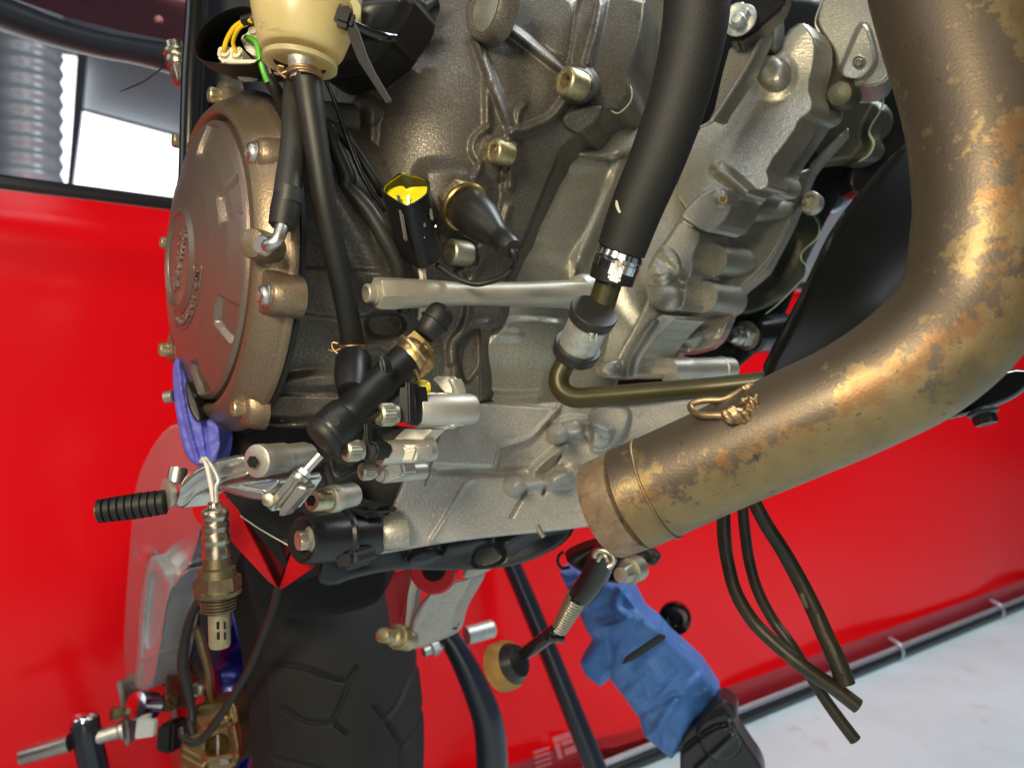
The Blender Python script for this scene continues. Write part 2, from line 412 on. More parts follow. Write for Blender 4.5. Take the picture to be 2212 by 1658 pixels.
# ------------------------------------------------------------------ setting: floor, back wall, banner
def struct(o): o['kind'] = 'structure'; return o
M('floor', (.58, .74, .77), 0, .42, .10, 2.5, .10, 8, spots=[((.50, .60, .66), 1.2, .5, .8), ((.36, .34, .34), 40, .66, .76), ((.42, .40, .42), 9, .58, .80)])
M('back_wall', (.42, .47, .52), 0, .6, .05, 1.5, .2, 10)
M('window_light', (1.0, 1.0, .97), 0, .5, emit=2.6)
M('duct', (.62, .74, .80), .35, .35, .1, 6)
M('banner', (.74, .003, .008), 0, .20, .05, 2, .12, 6, spec=.5)
nt = MATS['banner'].node_tree; tl = nt.nodes.new('ShaderNodeBsdfTranslucent'); tl.inputs[0].default_value = (.85, .004, .008, 1)
ms = nt.nodes.new('ShaderNodeMixShader'); ms.inputs[0].default_value = .36
nt.links.new(nt.nodes['Principled BSDF'].outputs[0], ms.inputs[1]); nt.links.new(tl.outputs[0], ms.inputs[2]); nt.links.new(ms.outputs[0], nt.nodes['Material Output'].inputs[0])
M('hem', (.42, .012, .02), 0, .35, .1, 8)
M('rail_black', (.02, .02, .025), 0, .3); M('rail_silver', (.55, .58, .66), .8, .35)
M('sheen_pink', (.62, .22, .25), 0, .35, .05, 8)  # red tail paint with its pale lit sheen mixed into the colour
M('maroon', (.045, .012, .018), 0, .35, .1, 20)
M('navy_black', (.012, .015, .022), 0, .45, .1, 20)
def sheet(name, corners, mat, nx=1, ny=1, fn=None, parent=None, thick=None):
    a, b, c, d = [Vector(v) for v in corners]; vs = []; fs = []
    for j in range(ny+1):
        for i in range(nx+1):
            s, t = i/nx, j/ny; p = (a.lerp(b, s)).lerp(d.lerp(c, s), t)
            if fn: p = fn(p, s, t)
            vs.append(p)
    for j in range(ny):
        for i in range(nx): q = j*(nx+1)+i; fs.append((q, q+1, q+nx+2, q+nx+1))
    if thick is not None:
        m = len(vs); vs += [v+thick for v in vs]; fs += [tuple(k+m for k in f[::-1]) for f in fs]
        rim = [i for i in range(nx+1)] + [(j*(nx+1)+nx) for j in range(1, ny+1)] + [ny*(nx+1)+i for i in range(nx-1, -1, -1)] + [j*(nx+1) for j in range(ny-1, 0, -1)]
        fs += [(rim[k], rim[(k+1) % len(rim)], rim[(k+1) % len(rim)]+m, rim[k]+m) for k in range(len(rim))]
    return link(name, mesh(name, vs, fs, 50), mat, parent)
struct(sheet('floor', [(-6, -3, 0), (9, -3, 0), (9, 9, 0), (-6, 9, 0)], 'floor'))
struct(sheet('back_wall', [(-6, 4.2, 0), (9, 4.2, 0), (9, 4.2, 4), (-6, 4.2, 4)], 'back_wall', thick=Vector((0, .1, 0))))
WD = Vector((.821, .570, 0)); WN = Vector((.570, -.821, 0)); W0 = Vector((-.62, .89, 0))
# red banner with soft wrinkles, hem and frame
ban = thing('banner', 'glossy red vinyl banner hung in a frame behind the motorcycle', 'banner', W0)
def wr(p, s, t):
    u = s*6.6
    d = .016*math.sin(u*2.1+.6+t*1.5) + .010*math.sin(u*5.3+t*2.4) + .004*math.sin(t*9+u*1.7)
    d += .007*math.sin(u*3.4+t*5)*math.sin(t*4.4+u)
    if t > .7: d += .034*((t-.7)/.3)*math.sin(u*13+t*9)*(.5+.5*math.sin(u*4))
    if t > .85: d += .012*math.sin(t*60+u*3)*(t-.85)/.15
    if t < .3: d += .020*(.3-t)/.3*math.sin(u*9+t*8)*(.4+.6*math.sin(u*2.3))
    return p + WN*d
A = W0 + WD*(-2.6); B = W0 + WD*4.0
sheet('vinyl', [A+UP*.045, B+UP*.045, B+UP*.985, A+UP*.985], 'banner', 180, 40, wr, ban)
sheet('bottom_hem', [A+UP*.02+WN*.02, B+UP*.02+WN*.02, B+UP*.075+WN*.02, A+UP*.075+WN*.02], 'hem', 1, 1, None, ban, thick=WN*-.004)
tube3('top_rail', [A+UP*.995, B+UP*.995], .0095, 'rail_black', ban, n=2)
tube3('bottom_rail', [A+UP*.012+WN*.045, B+UP*.012+WN*.045], .013, 'rail_black', ban, n=2)
tube3('bottom_cord', [A+UP*.030+WN*.048, B+UP*.030+WN*.048], .004, 'rail_silver', ban, n=2)
for t_ in (2.62, 1.30, 2.0):
    q = W0+WD*t_
    tube3('tie', [q+UP*.052+WN*.026, q+UP*.040+WN*.058, q+UP*.012+WN*.062, q+UP*.003+WN*.045], .0045, 'rail_silver', ban, n=5, seg=8)
for t_ in (-.55,):
    q = W0+WD*t_
    lathe('eyelet', q+UP*.965+WN*.012, WN, [(0, .005), (.002, .005), (.0025, .003), (.001, .002)], 'rail_silver', ban, seg=20)
# faint white print low on the banner
def wall_hit(x, y, off=.022): return hit(x, y, W0+WN*off, WN)
def print_quad(poly): link('print_mark', mesh('print_mark', [wall_hit(x, y) for x, y in poly], [(0, 1, 2, 3)]), 'screen_print', ban)
for poly in [[(1152+k*1.5, 1622+k*11), (1186+k*1.5, 1611+k*11), (1187+k*1.5, 1616+k*11), (1153+k*1.5, 1628+k*11)] for k in range(4)] + [[(1193, 1592), (1232, 1578), (1236, 1590), (1197, 1604)], [(1197, 1606), (1207, 1602), (1216, 1636), (1206, 1640)], [(1212, 1601), (1238, 1592), (1241, 1602), (1215, 1611)], [(1218, 1616), (1243, 1607), (1247, 1622), (1221, 1631)]]: print_quad(poly)
# window, mullion and foil duct beyond the banner
win = thing('window', 'bright blown-out window pane with thin mullion above the red banner', 'window', P(230, 440, 4.1))
plate('pane', Q(Y1, '585,812 1330,1015 1290,1500 520,1360'), 4.10, (0, .02, 0), 'window_light', win, bevel=0)
plate('mullion', Q(Y1, '570,400 640,400 600,900 535,1400 495,1400 535,900'), 4.06, (0, .02, 0), 'rail_silver', win, bevel=.002)
plate('pane', Q(Y1, '430,400 560,420 535,800 480,1350 400,1350'), 4.12, (0, .02, 0), 'window_light', win, bevel=0)
plate('frame', Q(Y1, '600,795 1340,995 1340,1018 585,815'), 4.04, (0, .02, 0), 'rail_silver', win, bevel=.002)
A_, B_ = P(62, -60, 2.6), P(62, 460, 2.6)
duct = tube3('foil_duct', [A_, B_], S(62, 2.6), 'duct', None, n=40, seg=40, ribs=(.006, .055))
tag(duct, 'corrugated silver foil ventilation duct at the upper left', 'duct')
# ------------------------------------------------------------------ paddock stand
st = thing('paddock_stand', 'black tubular paddock stand with silver axle stubs lifting the rear wheel', 'stand', Vector((-.4, .8, 0)))
tube('stand_leg', [(182, 1552, .80), (190, 1600, .80), (215, 1720, .81), (260, 2000, .82)], [29, 29, 29, 29], 'blue_grey_paint', st, seg=24)
rod('leg_cap', (182, 1556, .80), (180, 1536, .80), [(0, 29), (.5, 27), (.9, 18), (1, 2)], 'polished', st)
rod('axle_stub', (45, 1633, .78), (150, 1603, .79), [(0, 18), (.02, 19), (1, 19)], 'steel', st)
rod('axle_stub', (205, 1592, .80), (268, 1573, .81), [(0, 17), (.8, 17), (.86, 21), (1, 21)], 'steel', st)
plate('hook_plate', Q(Y6, '622,1195 648,1192 668,1300 690,1450 694,1535 668,1540 660,1450 650,1330'), .82, (.004, .035, 0), 'steel', st, bevel=.0015)
tube('stand_leg', [(945, 1345, .90), (985, 1400, .90), (1030, 1490, .90), (1058, 1580, .90), (1062, 1720, .90), (1050, 1900, .90)], [19, 24, 30, 34, 36, 36], 'blue_grey_paint', st, seg=24)
rod('axle_stub', (1008, 1372, .93), (1066, 1356, .95), [(0, 19), (.93, 19), (1, 15)], 'galvanised', st)
rod('axle_bolt', (915, 1408, .88), (965, 1388, .90), [(0, 10), (.3, 10), (.32, 16, 'h'), (.6, 16, 'h'), (.62, 9), (.9, 9), (1, 14)], 'galvanised', st)
lg = tube('leaning_post', [(1055, 1100, 1.27), (1170, 1370, 1.24), (1300, 1690, 1.2)], [19, 21, 24], 'blue_grey_paint', None, seg=20)
tag(lg, 'slim dark leaning post between the tyre and the blue tape bundle', 'post')
# ------------------------------------------------------------------ the motorcycle: one thing, everything bolted on is a part
bike = thing('motorcycle', 'stripped sport motorcycle, engine and header pipe seen close up from the front right', 'motorcycle', Vector((.0, .75, 0)))
# dark housing behind the clutch cover
relief('clutch_housing', Q(Z0, '530,210 560,190 640,215 720,230 770,300 800,380 860,520 905,600 915,640 900,760 870,860 760,925 570,925 550,890 570,700 570,400'),
    [(540, 215, .50), (600, 300, .455), (610, 600, .438), (600, 780, .452), (590, 885, .478), (720, 250, .485), (760, 420, .466), (900, 600, .50), (760, 620, .464), (900, 800, .50), (740, 900, .488)],
    [('seg', Q(Z4, '1215,20 1400,330 1560,640'), .010, 60), ('poly', Q(Z4, '880,560 1200,565 1700,590 1760,860 900,885'), .006, 14),
     ('poly', Q(Z4, '860,1290 940,1240 1260,1220 1300,1330 960,1345'), .010, 26), ('poly', Q(Z4, '600,1360 1500,1375 1500,1500 600,1530'), .006, 18),
     ('seg', Q(Z4, '1400,1050 1500,1040 1600,1090'), .006, 22), ('poly', Q(Z4, '1420,830 1660,850 1660,1000 1420,1010'), -.010, 14),
     ('seg', Q(Z4, '620,1545 900,1560 1250,1570'), .008, 10)],
    'cast_dark', bike, 3, 10, .004, (.03, .03, 0))
# upper neck of the housing under the reservoir
rod('housing_neck', (520, 232, .45), (760, 262, .50), [(0, 30), (1, 36)], 'cast_dark', bike)
# big dark side case
side = relief('side_case', Q(Z0, '700,330 720,220 740,120 800,-20 1396,-20 1392,40 1384,110 1365,150 1358,170 1366,200 1364,222 1345,241 1332,240 1318,234 1285,270 1240,300 1212,325 1196,360 1165,438 1138,506 1121,542 1088,618 1086,665 1080,706 1048,712 1043,768 1057,830 1052,869 984,872 950,850 930,780 930,700 880,640 840,520 790,430'),
    [(700, 300, .53), (800, 0, .545), (800, 200, .500), (900, 250, .488), (1000, 100, .505), (1000, 350, .493), (1160, 250, .52), (1390, 0, .558), (1375, 200, .552), (1200, 330, .548), (1120, 540, .538), (900, 560, .50), (1000, 600, .512), (1085, 690, .538), (1050, 850, .535), (960, 850, .525)],
    [  # sloping lit wedge and the wall beside it
     ('poly', Q(Z2, '820,-80 1420,-80 1345,420 1320,500 800,170'), .006, 20),
     ('seg', Q(Z2, '790,170 1080,390 1330,580'), .012, 17),
     ('seg', Q(Z2, '610,330 720,640 880,1030'), .012, 16), ('seg', Q(Z2, '690,640 695,1010'), .006, 16),
     ('seg', Q(Z2, '880,1060 1080,990 1210,930 1300,800'), .012, 17), ('seg', Q(Z2, '930,1000 935,880 980,830'), .005, 12),
     ('poly', Q(Z2, '1415,-80 1600,-80 1560,250 1480,520 1560,620 1560,760 1400,850 1280,700 1350,450'), .010, 12),
     ('seg', Q(Z2, '1620,-80 1570,200 1480,500'), .010, 14),
     ('poly', Q(Z2, '1490,480 1580,200 1640,-80 2000,-80 1900,300 1800,560 1830,700 1720,890 1600,850 1540,820 1500,640'), .004, 14),
     ('boss', *Z2(1400, 670), 40, .012, 12), ('poly', Q(Z2, '1260,960 1350,870 1560,820 1620,860 1480,1060 1380,1060'), .012, 8),
     ('boss', *Z2(790, 1220), 52, .006, 22), ('boss', *Z2(850, 1200), 30, .006, 10), ('seg', Q(Z2, '690,1010 590,1090 570,1200 640,1300 600,1390'), .007, 14),
     ('seg', Q(Z2, '920,1150 890,1300 870,1480'), .006, 14), ('seg', Q(Z5, '1170,90 1160,300 1150,450'), -.003, 5), ('seg', Q(Z5, '1250,100 1250,270'), .004, 12), ('seg', Q(Z5, '1240,430 1200,560 1230,640'), .005, 14),
     ('poly', Q(Z5, '520,130 640,90 900,110 1040,200 1080,330 960,620 860,680 700,620 560,400'), .016, 46),
     ('poly', Q(Z5, '940,690 1080,700 1060,900 930,960 840,950'), .010, 20), ('seg', Q(Z5, '1000,760 1040,860 950,1000'), .006, 16),
     ('seg', Q(Z5, '840,950 920,1080 920,1250 880,1400 780,1500 780,1658'), .007, 14),
     ('poly', Q(Z7, '1040,290 1070,230 1150,165 1190,190 1195,330 1190,400 1090,525'), -.012, 10), ('seg', Q(Z7, '1030,520 1035,300 1130,150 1220,140'), .005, 15),
     ('seg', Q(Z7, '1195,190 1190,560'), .003, 7), ('seg', Q(Z2, '1080,360 1000,520 980,700'), -.004, 60), ('dome', 792, 240, 36, .006),
     ('seg', [(795, 190), (802, 260), (795, 330)], .007, 24)],
    'cast_dark', bike, 2.5, 9, .004, (.02, .05, 0), hk=.8)
# gasket edge between the side case and the block
tube('case_gasket', [(x, y, .552) for x, y in Q(Z2, '1925,-20 1900,180 1850,400 1800,560 1800,640 1832,720 1815,810 1725,893 1650,862')], 1.6, 'gasket', bike, seg=6)
tube('case_gasket', [(1208, 328, .553), (1196, 362, .551), (1166, 440, .546), (1139, 508, .542), (1122, 544, .54), (1090, 618, .538)], 1.5, 'gasket_black', bike, seg=6)
# round capped boss on top of the side case
cb = lathe('pump_cap', P(1047, 14, .485), N, [(-.012, .0225), (-.006, .0218), (0, .0208), (.0018, .0195), (.0015, .0172), (-.003, .0160), (-.0035, .0)], 'cast_dark', bike, seg=64)
lathe('cap_face', P(1047, 14, .4865), N, [(-.004, .0158), (-.0015, .0156), (-.001, .0145), (-.001, 0)], 'cast_light', cb, seg=48)
# light front block
relief('front_block', Q(Z0, '1150,250 1330,215 1350,-40 1520,-40 1480,200 1440,300 1420,420 1380,560 1345,700 1330,900 1035,900 1035,690 1080,560'),
    [(1380, -30, .585), (1480, -30, .60), (1400, 200, .60), (1198, 328, .572), (1330, 340, .600), (1240, 600, .578), (1090, 700, .552), (1320, 860, .588), (1050, 860, .548), (1150, 480, .560), (1400, 600, .62)],
    [('seg', Q(Z5, '2130,60 2060,260 1920,620 1790,860'), .013, 24), ('half', (1330, 300), (1240, 640), -.012, 46), ('seg', Q(Z5, '1780,860 1750,980 1790,1060'), .010, 12),
     ('seg', Q(Z5, '1780,870 1870,1010'), .010, 10), ('poly', Q(Z5, '1230,1300 1700,1330 1740,1420 1600,1700 1640,1900 900,1900 1000,1560 1180,1380'), .006, 18),
     ('seg', [(1130, 530), (1220, 540)], -.004, 40), ('seg', [(1195, 375), (1300, 385)], -.004, 30), ('seg', Q(Z7, '1200,200 1400,205'), .004, 20), ('wob', .0012, 60),
     ('seg', [(1050, 792), (1250, 800)], -.003, 50)],
    'cast_light', bike, 3, 8, .003, (0, .03, 0), hk=.7)
relief('block_shelf', Q(Z0, '1150,255 1240,290 1330,240 1400,215 1430,300 1340,340 1200,335'), [(1150, 300, .585), (1300, 260, .59), (1400, 230, .61), (1300, 330, .585)],
    [('seg', Q(Z0, '1190,330 1330,345'), .008, 22)], 'cast_light', bike, 3, 10, .005, (0, .02, 0))
# right-hand castings: bright cover, its flange, the crankcase edge behind
V1 = tuple(-N*.026); V2_ = tuple(-N*.030)
relief('block_right', Q(Z3, '300,1200 600,900 900,700 1100,900 1000,1400 900,1660') + Q(Z6, '1300,100 1350,500 1300,900 1060,1000 860,1300 640,1410 430,1420 400,1200 480,900 460,600 600,300 760,0'),
    [(1480, 300, .645), (1600, 300, .64), (1540, 480, .628), (1400, 600, .615), (1500, 680, .612), (1300, 800, .595), (1400, 780, .60)],
    [('seg', Q(Z6, '640,500 700,760 820,900'), .004, 40), ('wob', .001, 40)], 'cast_light', bike, 3, 8, .004, V1, 2)
relief('generator_cover', Q(Z3, '700,560 880,500 960,440 1110,440 1150,250 1280,170 1340,230 1390,320 1385,480 1330,700 1370,810 1360,880 1260,950 1220,1050 1000,1330 1030,1440 1010,1490 890,1505 840,1540 760,1640 600,1700 300,1640 300,1300 470,1000 560,960'),
    [(1690, 60, .600), (1750, 160, .595), (1540, 300, .615), (1660, 330, .590), (1500, 440, .605), (1600, 420, .588), (1560, 180, .63)],
    [('dome', *Z3(1060, 590), 36, .024), ('boss', *Z3(1050, 600), 46, .005, 26), ('half', Z3(440, 1330), Z3(1150, 250), -.012, 90), ('seg', Q(Z3, '620,1340 720,1400 850,1520'), .014, 22), ('wob', .0008, 40)],
    'cast_light', bike, 2.2, 6, .0022, V1, 1, hk=.6)
relief('dowel_pad', Q(Z6, '1095,130 1180,30 1290,-70 1400,-110 1500,-60 1530,0 1520,80 1470,170 1360,258 1290,250 1180,180'), [(1470, 460, .582), (1560, 420, .578), (1580, 440, .578), (1530, 500, .576)],
    [('boss', *Z3(652, 1572), 16, .0015, 8)], 'cast_light', bike, 2.2, 6, .0022, tuple(-N*.034), 1)
relief('lower_pad', Q(Z6, '860,480 1000,300 1100,140 1200,200 1295,262 1212,450 1222,560 1160,650 1168,800 1105,895 940,880 860,810 830,640'), [(1400, 620, .596), (1500, 500, .590), (1490, 620, .582), (1430, 670, .586)],
    [('dome', *Z6(955, 520), 44, .007), ('dome', *Z6(965, 750), 46, .009), ('seg', Q(Z6, '900,430 1050,560 1130,640'), -.003, 22), ('seg', Q(Z6, '830,640 1000,630 1160,650'), -.003, 16)], 'cast_light', bike, 2.2, 7, .003, tuple(-N*.036), 1)
relief('lower_arm', Q(Z6, '930,890 1060,905 1110,930 1040,975 900,1130 795,1290 785,1400 660,1415 480,1405 432,1340 470,1275 640,1255 700,1220 800,1060'), [(1300, 790, .578), (1360, 780, .574), (1400, 700, .580), (1440, 690, .578)],
    [('dome', *Z6(525, 1335), 34, .010), ('seg', Q(Z6, '895,960 790,1120 705,1260 690,1390'), .004, 13)], 'cast_light', bike, 2.2, 6, .0025, tuple(-N*.034), 1)
rod('lug_cylinder', (*Z6(1540, 90), .60), (*Z6(1960, 80), .665), [(0, 22), (.03, 25), (.5, 24), (.52, 21), (.97, 20), (1, 16)], 'cast_light', bike, seg=32)
rod('lug_cylinder', (*Z6(1330, 770), .605), (*Z6(1540, 800), .64), [(-.2, 34), (.9, 34), (1, 28)], 'cast_light', bike, seg=32)
rod('lug_cylinder', (*Z6(1400, 480), .61), (*Z6(1620, 500), .65), [(-.2, 36), (.85, 34), (1, 26)], 'cast_light', bike, seg=32)
relief('cover_flange', Q(Z3, '1280,170 1400,240 1490,350 1500,500 1420,780 1470,830 1440,920 1340,960 1325,1000 1080,1350 1130,1440 1080,1530 960,1530 900,1658') + Q(Z6, '1420,180 1380,290 1300,450 1310,600 1260,680 1260,830 1225,890 1100,930 1040,960 920,1120 790,1290 780,1400 640,1420 560,1300 800,900 1000,400') + Q(Z3, '700,1400 1100,700'),
    [(1750, 60, .618), (1790, 160, .617), (1770, 240, .612), (1700, 350, .608), (1660, 400, .607), (1530, 560, .60), (1510, 670, .598), (1380, 800, .592)],
    [('seg', Q(Z3, '1490,470 1420,780'), .004, 10)], 'cast_light', bike, 3, 6, .003, V2_, 2)
tube('cover_gasket', [(x, y, .606) for x, y in Q(Z3, '1330,990 1300,1080 1180,1240 1075,1355 1090,1440 1070,1510')], 1.2, 'gasket', bike, seg=6)
tube('cover_gasket', [(x, y, .616) for x, y in Q(Z3, '1440,0 1385,170 1420,260 1490,350 1510,480 1480,620 1430,790 1475,850 1455,890')], 2.0, 'alloy', bike, seg=6)
relief('crankcase_edge', Q(Z6, '1400,100 1560,-60') + Q(Z3, '1330,1340 1340,1300 1640,1000 1650,1030 1400,1290 1310,1500 1240,1660') + Q(Z6, '2070,0 1990,200 1830,500 1790,570 1560,750 1500,950 1400,1150 1200,1210 1060,1215 1060,1380 760,1420 760,1280 900,1100 1040,900 1240,880 1290,500'),
    [(1560, 440, .64), (1820, 280, .66), (1730, 430, .66), (1670, 560, .645), (1600, 630, .63), (1560, 740, .62), (1480, 800, .61), (1400, 800, .605), (1500, 640, .62)],
    [('poly', Q(Z6, '1520,200 1700,130 1640,270 1540,260'), .012, 8), ('poly', Q(Z6, '1240,440 1600,400 1560,740 1530,860 1230,900'), .012, 16), ('dome', *Z6(1200, 1080), 26, .009), ('seg', Q(Z6, '1130,1120 1260,1050 1450,1010'), .008, 20),
     ('seg', Q(Z6, '2060,20 1970,230 1810,520 1560,740 1490,950 1390,1140 1200,1200'), .007, 9), ('seg', Q(Z6, '1030,920 1020,960 900,1120 860,1280'), -.004, 6), ('seg', Q(Z6, '780,1340 1060,1330'), .012, 22)],
    'cast_light', bike, 2.2, 5, .003, (.01, .02, 0), 1, hk=.55)
lathe('dowel_hole', P(*Z3(652, 1572), .5745), Vector((-.15, -1, -.05)), [(-.004, .0030), (0, .0036), (.0006, .0034), (.0006, .0026), (-.003, .0022), (-.003, 0)], 'brass', bike, seg=24)
# threaded hole to the side
lathe('bolt_hole', P(*Z3(1335, 1590), .652), Vector((-.6, -.7, .1)), [(-.01, .010), (0, .0095), (.001, .0085), (.001, .006), (-.006, .0055), (-.006, 0)], 'cast_light', bike, seg=28)
# rib bracket under the flanged bolt
plate('engine_bracket', Q(Z3, '600,960 560,960 640,600 700,380 760,340 980,230 950,340 820,620 640,880'), .585, tuple(-N*.015), 'cast_light', bike, .003)
tube('bracket_rib', [(x, y, .578) for x, y in Q(Z3, '975,225 930,350 800,600 610,900 540,975 450,1010')], [3, 5, 6, 5, 4, 2], 'cast_light', bike, seg=10)
relief('dark_recess_post', Q(Z3, '980,380 960,230 1080,60 1140,150 1140,400 1080,450'), [(1660, 60, .625), (1690, 100, .625), (1650, 110, .62)], [('seg', Q(Z3, '1060,60 1050,440'), .012, 26)], 'cast_olive', bike, 3, 8, .006)
plate('dark_bracket', Q(Z3, '780,-80 1180,-80 1130,60 900,260 780,330 700,300 670,180 720,60'), .562, (.01, .02, 0), 'black_paint', bike, .002)
part_label(bolt('hex', *Z3(792, 165), .556, 27, 'galvanised', bike, Vector((-.55, -.8, .12))), 'pale zinc flanged hexagon bolt with domed tip')
lathe('tip', P(*Z3(770, 150), .540), Vector((-.55, -.8, .12)), [(-.004, .0050), (.000, .0050), (.0022, .0038), (.003, 0)], 'galvanised', bike, seg=24)
# lug with triangular pad and threaded hole
relief('mount_lug', Q(Z3, '1440,-60 1800,-60 1880,150 1990,470 2000,560 1960,650 1860,700 1700,690 1640,720 1560,600 1540,420 1480,330 1400,200 1390,120'),
    [(1770, 0, .62), (1890, 60, .60), (1800, 140, .615), (1920, 140, .60), (1850, 180, .60)],
    [('poly', Q(Z3, '1770,110 1870,440 1850,540 1770,620 1690,640 1560,600 1640,420'), .010, 10), ('seg', Q(Z3, '1995,520 1960,640 1850,690 1700,680'), .004, 7), ('boss', *Z3(1732, 495), 13, -.008, 4)], 'cast_light', bike, 2.5, 8, .004, (.015, .03, 0))
lathe('thread_insert', P(*Z3(1732, 495), .601), Vector((-.35, -.9, .1)), [(-.004, .0044), (.0005, .0044), (.0005, .0036), (-.001, .0034), (-.001, .0030), (-.002, 0)], 'polished', bike, seg=28)
rod('dark_plug', (*Z3(1570, 740), .60), (*Z3(1650, 760), .63), [(0, 10), (.05, 24), (.2, 31), (.6, 32), (.9, 30), (1, 26)], 'cast_olive', bike)
# olive castings and gaskets deep behind
relief('rear_casting', Q(Z3, '1400,900 1500,900 1680,780 1900,790 2010,900 1980,1050 1900,1110 1950,1200 1850,1300 1650,1250 1400,1300 1350,1100'),
    [(1780, 250, .70), (1900, 230, .70), (1850, 340, .70), (1760, 340, .70)], [('seg', Q(Z3, '1900,880 1810,1040 1850,1160 1740,1280'), .012, 26)], 'cast_olive', bike, 3, 10, .006)
tube('rear_gasket', [(x, y, .685) for x, y in Q(Z3, '1925,740 1905,860 1810,1030 1845,1130 1810,1220 1725,1280')], [1.5, 1.8, 1.8, 2.5, 2.2, 1], 'gasket', bike, seg=6)
relief('rear_casting', Q(Z6, '1850,560 2050,50 2200,100 2230,260 2100,460 2090,640 1900,800 1680,900 1560,900 1560,760 1800,580'),
    [(1720, 450, .72), (1770, 520, .72), (1680, 620, .72), (1620, 670, .70)], [('seg', Q(Z6, '2000,120 2120,420 1900,700'), .012, 60)], 'cast_olive', bike, 3, 10, .006)
tube('rear_gasket', [(x, y, .70) for x, y in Q(Z6, '2150,110 2200,190 2195,290 2080,400 2065,470 2120,560 2020,680 1880,820 1780,900')], [1, 1.5, 2, 1.5, 1.5, 1.5, 1.5, 1.5, 1], 'gasket', bike, seg=6)
relief('inner_plate', Q(Z3, '1400,1320 1500,1250 1760,1290 1760,1400 1690,1520 1600,1658 1480,1700 1400,1600'), [(1780, 370, .80), (1850, 360, .80), (1800, 450, .8)], [], 'swing_alloy', bike, 4, 10, .004)
# black shield behind the header
relief('radiator_shroud', Q(Z0, '1640,800 1700,690 1745,600 1790,500 1850,420 1930,330 1985,285 2060,250 2212,300 2212,800 1900,900 1650,840'),
    [(1650, 800, .56), (1740, 600, .58), (1985, 290, .60), (2100, 500, .52), (1900, 650, .53), (2200, 800, .5)], [('seg', Q(Z5, '700,700 560,800 400,960 300,1180 150,1450'), .006, 22), ('seg', Q(Z5, '600,850 450,1010 380,1150'), -.004, 22)], 'shroud', bike, 4, 26, .016, (.02, .03, 0))
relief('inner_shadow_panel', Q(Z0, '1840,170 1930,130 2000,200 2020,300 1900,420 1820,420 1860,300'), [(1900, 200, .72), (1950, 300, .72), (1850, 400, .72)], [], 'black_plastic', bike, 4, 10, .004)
relief('deep_panel', Q(Z0, '430,-40 1900,-40 1990,200 1800,420 1640,820 1300,860 700,880 640,300 430,200'), [(430, 0, .60), (1000, 300, .66), (1800, 100, .76), (1500, 700, .72), (700, 800, .56)], [], 'black_plastic', bike, 8, 10, .004)
relief('shroud_lower', Q(Z0, '1900,900 2212,780 2230,830 2180,870 2060,905 1990,915'), [(2000, 880, .46), (2200, 820, .46), (2100, 900, .46)], [], 'black_gloss', bike, 4, 10, .004)
part_label(bolt('hex', 2122, 890, .45, 24, 'black_paint', bike, Vector((.15, -.35, -1))), 'black hexagon bolt under the shroud')
# ------------------------------------------------------------------ clutch cover
KC = 1.2; CC = P(446, 567, .408*KC)
def cl(s, r, t): return CC + (N*s + F*(r*math.cos(t)) + UP*(r*math.sin(t)))*KC
SEG = 160
def ring_at(s, r, lob=None): return [cl(s, r, 2*math.pi*j/SEG) for j in range(SEG)]
cover = loft('clutch_cover', [ring_at(s, r) for s, r in [(-.0165, .0935), (-.0160, .0945), (-.0125, .0945), (-.0112, .0930), (-.0085, .0908), (-.0052, .0890), (-.0024, .0872), (-.0003, .0850), (.001, .0835), (.0016, .0815), (.0008, .0798), (-.004, .0785), (-.006, .0775), (-.006, .060)]], 'magnesium', bike, False, True, 50)
part_label(cover, 'bronze magnesium clutch cover with bolted rim')
loft('cover_gasket', [ring_at(s, r) for s, r in [(-.0188, .0938), (-.0187, .0957), (-.0167, .0957), (-.0166, .0936)]], 'gasket_black', cover, False, False)
# disc with edge notches
NR, NT = 100, 420
rs_ = np.linspace(.0005, .0762, NR)
prof = lambda r: np.interp(r, [0, .0245, .0252, .0262, .0275, .0285, .045, .062, .072, .0745, .0762], [.0140, .0140, .0158, .0158, .0146, .0138, .0112, .0072, .0040, .0030, .0010])
vs = []; fs = []
notch = [math.radians(70.5-51.43*k) for k in range(7)]
R_, T_ = np.meshgrid(rs_, np.linspace(0, 2*np.pi, NT, endpoint=False), indexing='ij'); H_ = prof(R_)
for nt_ in notch:
    a = (T_-nt_+np.pi) % (2*np.pi)-np.pi; v_ = R_*np.cos(a); w_ = R_*np.sin(a)
    depth = np.clip((v_-.0550)/.002, 0, 1)*np.clip((.0098+(v_-.066)*.18-np.abs(w_))/.0016, 0, 1)
    slope = np.clip((.0085-w_)/.017, 0, 1)
    H_ = H_ - depth*(.0022+.0012*slope)*np.clip((.0735-R_)/.0008, 0, 1)
for i in range(NR):
    for j in range(NT): vs.append(cl(H_[i, j], R_[i, j], T_[i, j]))
for i in range(NR-1):
    for j in range(NT): k = (j+1) % NT; fs.append((i*NT+j, i*NT+k, (i+1)*NT+k, (i+1)*NT+j))
b0 = (NR-1)*NT; m0 = len(vs)
for j in range(NT): vs.append(cl(-.006, .0762, T_[0, j]))
for j in range(NT): k = (j+1) % NT; fs.append((b0+j, b0+k, m0+k, m0+j))
disc = link('cover_disc', mesh('cover_disc', vs, fs, 35), 'magnesium_disc', cover)
